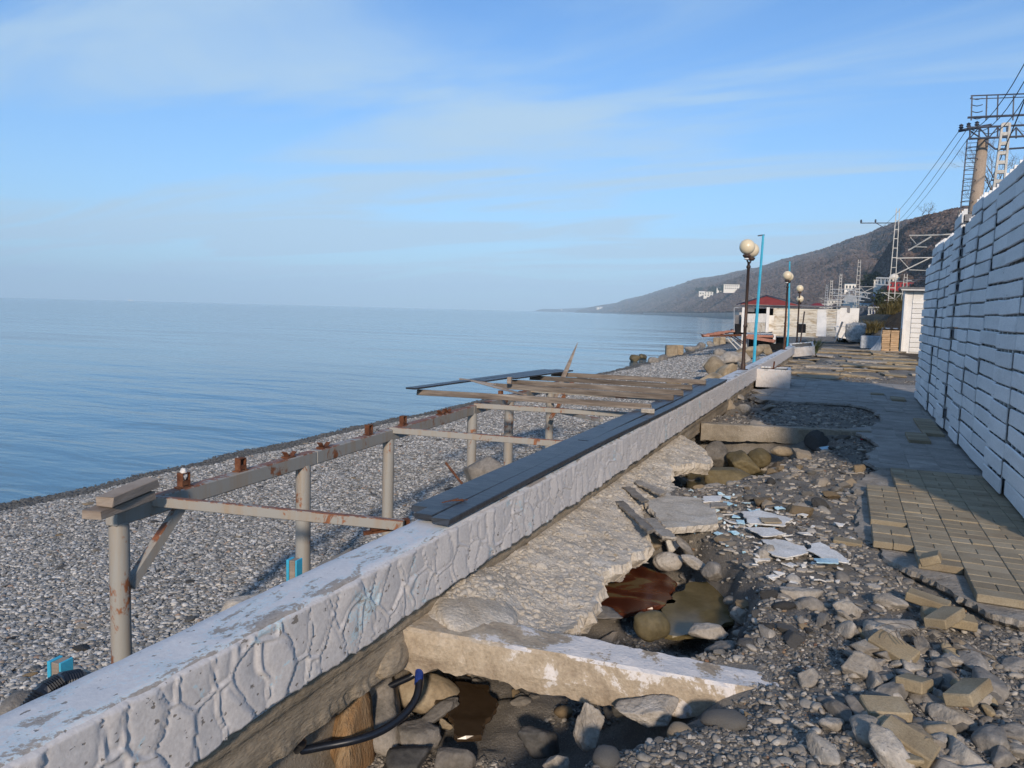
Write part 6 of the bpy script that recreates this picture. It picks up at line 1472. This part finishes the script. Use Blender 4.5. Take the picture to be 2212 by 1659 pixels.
for k in range(20): a_ = Dp(2088+16*k/20, 470-170*k/20, DP-.1); mb.tube([a_-Vector((.15, 0, 0)), a_+Vector((.15, 0, 0))], .008, 5)
for k in range(7):
    a_ = Dp(2086+16*k/7, 460-160*k/7, DP-.1); mb.tube([a_+Vector((.15*math.sin(q), -.30*math.cos(q), 0)) for q in np.linspace(-1.5, 1.5, 9)], .010, 5)
mb.build('caged_ladder', 'steel_dark', t)
mb = MB(); mb.tube([Dp(2070, 283), Dp(2142, 270)], .04, 6).tube([Dp(2094, 282), Dp(2128, 304)], .02, 6); mb.build('insulator_arm', 'steel_dark', t)
mb = MB()
for u, v in ((2076, 278), (2092, 275), (2110, 272)):
    q = Dp(u, v); mb.lathe(q-Vector((0, 0, .05)), [(0, 0), (.05, .02), (.03, .05), (.065, .08), (.035, .11), (.06, .14), (0, .18)], 8)
mb.build('insulator', 'steel_dark', t)
# second lattice post
t = empty('catenary_mast', (0, 0, 0), 'near pale lattice mast standing right behind the pallet wall under the portal', 'railway mast')
D2 = 21.0; tp = atD(2173, 267, D2); bt = atD(2157, 410, D2); axd = (tp-bt); n_s = 7
mb = MB()
for s_ in (-.17, .17): mb.bar(bt-axd*.9+Vector((s_*.72, 0, 0)), tp+Vector((s_*.42, 0, 0)), .045, .12, (0, 1, 0))
for k in range(8): q = bt+axd*(k/7-.015); mb.box(q, (.235-.013*k, .10, .075))
mb.build('lattice_post', 'mast_white', t)
mb = MB(); mb.tube([atD(2128, 304, D2), atD(2150, 322, D2), atD(2172, 322, D2), atD(2230, 318, D2)], .022, 6); mb.tube([atD(2140, 389, D2), atD(2172, 389, D2)], .02, 6); mb.build('bracket', 'steel_dark', t)
# wires
def wire(pts, r_, lab, sag=.3):
    P = []
    for a_, b_ in zip(pts[:-1], pts[1:]):
        for k in range(10): t_ = k/10; q = a_.lerp(b_, t_); q.z -= sag*4*t_*(1-t_); P.append(q)
    P.append(pts[-1]); tag(MB().tube(P, r_, 5).build('overhead_wire', 'wire'), lab, 'wire', 'overhead wires of the railway')
wl = ('seaward', 'middle', 'landward')
for k, ((u0, v0_), (u1, v1), (u2, v2)) in enumerate((((2240, 85), (2076, 277), (1889, 499)), ((2240, 125), (2092, 275), (1912, 498)), ((2240, 165), (2110, 272), (1925, 496)))):
    wire([atD(u0, v0_, 15.5), atD(u1, v1, DP), atD(u2, v2, 75)], .0085, '%s overhead wire running from the portal down to the tall mast' % wl[k], .5)
    wire([atD(u2, v2, 75), atD(u2-22-4*k, v2+38, 150)], .015, '%s thin overhead wire from the tall mast to the second mast' % wl[k], .8)
wire([atD(2240, 150, 15), atD(2100, 470, 40)], .012, 'thin slack wire crossing down behind the concrete pole', .2)

# bare trees behind the pallets
def bare_tree(loc, h, lab, seed, r0_=.09, lev=6):
    g = random.Random(seed); mb = MB(); tw = MB()
    def br(p, d, ln, r_, l):
        pts = [p]; q = p; dd = d.copy(); k = 3
        for i in range(k):
            dd = (dd+Vector((g.gauss(0, .16), g.gauss(0, .16), g.gauss(.03, .1)))).normalized(); q = q+dd*ln/k; pts.append(q)
        (mb if l > lev-2 else tw).tube(pts, [r_, r_*.85, r_*.72, r_*.6], 5 if l > lev-2 else 3, False)
        if l > 0:
            for _ in range(g.choice((2, 3)) if l > 1 else 3):
                nd = (dd+Vector((g.gauss(0, .55), g.gauss(0, .55), g.gauss(.12, .4)))).normalized(); br(pts[g.choice((2, 3, 3))], nd, ln*g.uniform(.62, .85), r_*.58, l-1)
    br(Vector((0, 0, -.5)), Vector((0, 0, 1)), h*.32, r0_, lev)
    t = empty('bare_tree', (0, 0, 0), lab, 'tree', 'bare trees on the bank'); mb.build('trunk', 'bark', t); tw.build('crown', 'bark', t); t.location = loc; return t
for k, (u, vb, d_, h, lab) in enumerate(((2168, 450, 38, 3.9, 'bare branched tree behind the near lattice mast'), (2215, 420, 33, 3.2, 'bare tree at the right edge behind the highest pallets'), (2092, 470, 40, 2.3, 'small bare tree left of the concrete pole'), (1988, 474, 420, 9.0, 'tiny bare tree on the skyline of the brown hill'), (2008, 467, 405, 7, 'second tiny bare tree on the skyline, right of the first'), (2135, 450, 36, 2.9, 'slender bare tree between the concrete pole and lattice mast'))):
    p = atD(u, vb, d_); bare_tree((p.x, p.y, p.z), h, lab, 40+k, .06 if d_ < 100 else .22, 6 if d_ < 100 else 5)

# ------------------------------------------------------------------ houses of the town
def house(u, vb, d_, wpx, hpx, wall, roof, lab, kind='flat', win=(3, 2), dep=8, name='house'):
    hs = [on_hill(u+k_*wpx*.5, vb, d_) for k_ in (-1, -.5, 0, .5, 1)]; d_ = min(math.hypot(q.x, q.y) for q in hs) if d_ < 4000 else d_; p = atD(u, vb, d_-(1 if d_ < 1000 else 4)); s = d_/F_; w_ = wpx*s; h = hpx*s; yaw = -math.atan2(p.x, p.y)
    t = empty(name, (0, 0, 0), lab, 'house' if name == 'house' else name.replace('_', ' '))
    dep = max(dep, w_*.5)
    MB().box((0, dep/2, h/2-3), (w_, dep, h+6)).build('wall', wall, t)
    if kind == 'flat': MB().box((0, dep/2, h+.15), (w_*1.06, dep*1.06, .3)).build('roof', roof, t)
    else:
        rh = h*.45; V = [(-w_*.55, -.4, h), (w_*.55, -.4, h), (w_*.55, dep+.4, h), (-w_*.55, dep+.4, h), (-w_*.55, dep/2, h+rh), (w_*.55, dep/2, h+rh)]
        if kind == 'gable': obj('roof', V, [(0, 1, 5, 4), (2, 3, 4, 5), (0, 4, 3), (1, 2, 5), (0, 3, 2, 1)], roof, t)
    nx, nz = win
    lift = 0
    for i in range(nx):
        for j in range(nz):
            x = (-.5+(i+.5)/nx)*w_*.9; z = (j+.5)/nz*h; fr_ = MB().box((x, -.06, z), (w_/nx*.42, .10, h/nz*.5)).build('window', 'glass', t)
            MB().box((x, -.10, z-h/nz*.27), (w_/nx*.5, .16, h/nz*.06)).build('sill', wall, fr_)
    t.location = (p.x, p.y, p.z+lift); t.rotation_euler = (0, 0, yaw); return t
house(1516, 636.5, 2700, 12, 5, 'far_wall', 'far_wall', 'lowest white house of the hillside group above the shore', 'gable', (2, 1))
house(1530, 640, 2680, 19, 9, 'far_wall', 'far_wall', 'cream stepped house in the lower hillside group', 'flat', (3, 2)); house(1535, 634, 2710, 10, 8, 'far_wall', 'far_wall', 'tower like block rising from the cream stepped house', 'flat', (1, 2))
house(1555, 629, 2700, 13, 6, 'far_wall', 'far_grey', 'small white gabled house halfway up the hillside group', 'gable', (2, 1))
house(1580, 625.5, 2750, 31, 10, 'far_wall', 'far_wall', 'large white building with many bays, highest of the hillside group', 'flat', (7, 2)); house(1568, 627, 2700, 9, 12, 'far_wall', 'far_wall', 'left wing of the large white hillside building', 'flat', (1, 2))
house(1295, 667, 5600, 12, 4, 'far_wall', 'far_sky', 'pale blue roofed building on the distant headland', 'flat', (3, 1)); house(1213, 669.5, 8600, 4, 2, 'far_wall', 'far_wall', 'tiny white building on the farthest cape', 'flat', (1, 1))
TH = [(1836, 626, 330, 20, 11, 'far_wall', 'far_sky', 'white house with pale blue ridge above the railway yard', 'flat', (3, 1)), (1862, 640, 300, 11, 7, 'far_wall', 'far_wall', 'white box house left of the blue building', 'flat', (2, 1)),
      (1904, 640, 280, 20, 10, 'far_wall', 'far_grey', 'house with grey canopy behind the bright blue fence', 'flat', (3, 1)), (1902, 648, 262, 24, 8, 'far_blue', 'far_blue', 'bright blue low building in the middle of the yard', 'flat', (4, 1)),
      (1945, 622, 330, 44, 11, 'far_red', 'far_grey', 'long red building below the domed house', 'flat', (6, 1)), (1934, 610, 345, 22, 8, 'far_wall', 'far_wall', 'white domed house above the red building', 'flat', (3, 1)), (1962, 612, 345, 10, 5, 'far_wall', 'far_wall', 'small white annex right of the domed house', 'gable', (1, 1)),
      (1875, 664, 240, 30, 6, 'far_wall', 'far_sky', 'low house under a wide light blue roof', 'flat', (4, 1)), (1905, 656, 236, 16, 6, 'rock_tan', 'rock_tan', 'yellow tan low building right of the light blue roof', 'flat', (2, 1)), (1843, 652, 280, 34, 5, 'far_wall', 'far_sky', 'long white terrace behind the lattice gantries', 'flat', (6, 1)),
      (1830, 664, 262, 30, 7, 'far_wall', 'far_grey', 'long white shed at the base of the railway yard', 'flat', (5, 1)), (1872, 676, 190, 28, 12, 'steel_dark', 'far_grey', 'dark shed behind the short lattice mast', 'flat', (4, 1)), (1905, 612, 330, 28, 5, 'far_wall', 'far_wall', 'low white row of garages left of the domed house', 'flat', (5, 1)),
      (1798, 656, 320, 20, 6, 'far_wall', 'far_grey', 'white hut behind the leftmost lattice masts', 'gable', (3, 1)), (1888, 668, 215, 12, 9, 'pole_concrete', 'pole_concrete', 'pinkish block beside the dark shed', 'flat', (1, 1))]
for a_ in TH: house(*a_)
pd = on_hill(1934, 610, 345); pd = atD(1931, 602.5, math.hypot(pd.x, pd.y)+3); MB().lathe(pd, [(1.7, 0), (1.55, .8), (1.0, 1.5), (0, 1.9)], 16).build('dome', 'far_wall'); d = bpy.data.objects['dome']; tag(d, 'white dome on top of the house above the long red building', 'dome')
# dark evergreens among the houses
for k, (u, v, d_, s, lab) in enumerate(((1890, 620, 310, 9, 'dark evergreen left of the domed house'), (1903, 625, 305, 7, 'dark evergreen below the domed house'), (1920, 668, 150, 4.5, 'dark bush behind the kiosk bank'), (1545, 636, 2650, 26, 'dark trees between the hillside houses'), (1566, 631, 2650, 22, 'dark trees under the large white hillside building'), (1512, 632, 2720, 20, 'dark trees left of the hillside group'))):
    p = on_hill(u, v, d_) if d_ > 200 else atD(u, v, d_); t = empty('evergreen', (0, 0, 0), lab, 'tree'); V = []; Fc = []; g = random.Random(k)
    for q in range(900):
        a_ = g.uniform(0, 6.28); el = math.acos(g.uniform(-1, 1)); r_ = s*.5*g.uniform(.5, 1)*(1+.25*math.sin(a_*3+k)); c_ = Vector((r_*math.sin(el)*math.cos(a_)*1.3, r_*math.sin(el)*math.sin(a_), s*.35+r_*math.cos(el)*.8)); sz_ = s*.06; b_ = len(V)
        for _ in range(3): V.append(c_+Vector((g.gauss(0, sz_), g.gauss(0, sz_), g.gauss(0, sz_))))
        Fc.append((b_, b_+1, b_+2))
    obj('crown', V, Fc, 'leaf', t); MB().tube([(0, 0, -s*.3), (0, 0, s*.3)], s*.03, 6).build('trunk', 'bark', t); t.location = p
# radio mast on the hill, ship on the horizon
t = empty('radio_mast', (0, 0, 0), 'red and white lattice radio mast standing on the far hillside', 'mast'); p = atD(1447.5, 644, 4300); hm = 20/F_*4300
for k in range(5): MB().bar((-2.2+.35*k, 0, hm*k/5), (-2.2+.35*(k+1), 0, hm*(k+1)/5), 1.6, 1.6).bar((2.2-.35*k, 0, hm*k/5), (2.2-.35*(k+1), 0, hm*(k+1)/5), 1.6, 1.6).build('section', ('far_wall', 'far_red')[k % 2], t)
t.location = p
t = empty('ship', (0, 0, 0), 'tiny white ship on the sea horizon', 'ship'); p = atD(283, 650.6, 9000); MB().add([(-42, 0, 0), (38, 0, 0), (46, 0, 6), (-44, 0, 6), (-42, 8, 0), (38, 8, 0), (46, 8, 6), (-44, 8, 6)], [(0, 1, 2, 3), (7, 6, 5, 4), (3, 2, 6, 7), (1, 5, 6, 2), (0, 3, 7, 4)]).build('hull', 'far_wall', t); MB().box((-18, 4, 11), (30, 7, 10)).build('superstructure', 'far_wall', t); t.location = (p.x, p.y, -1.6)
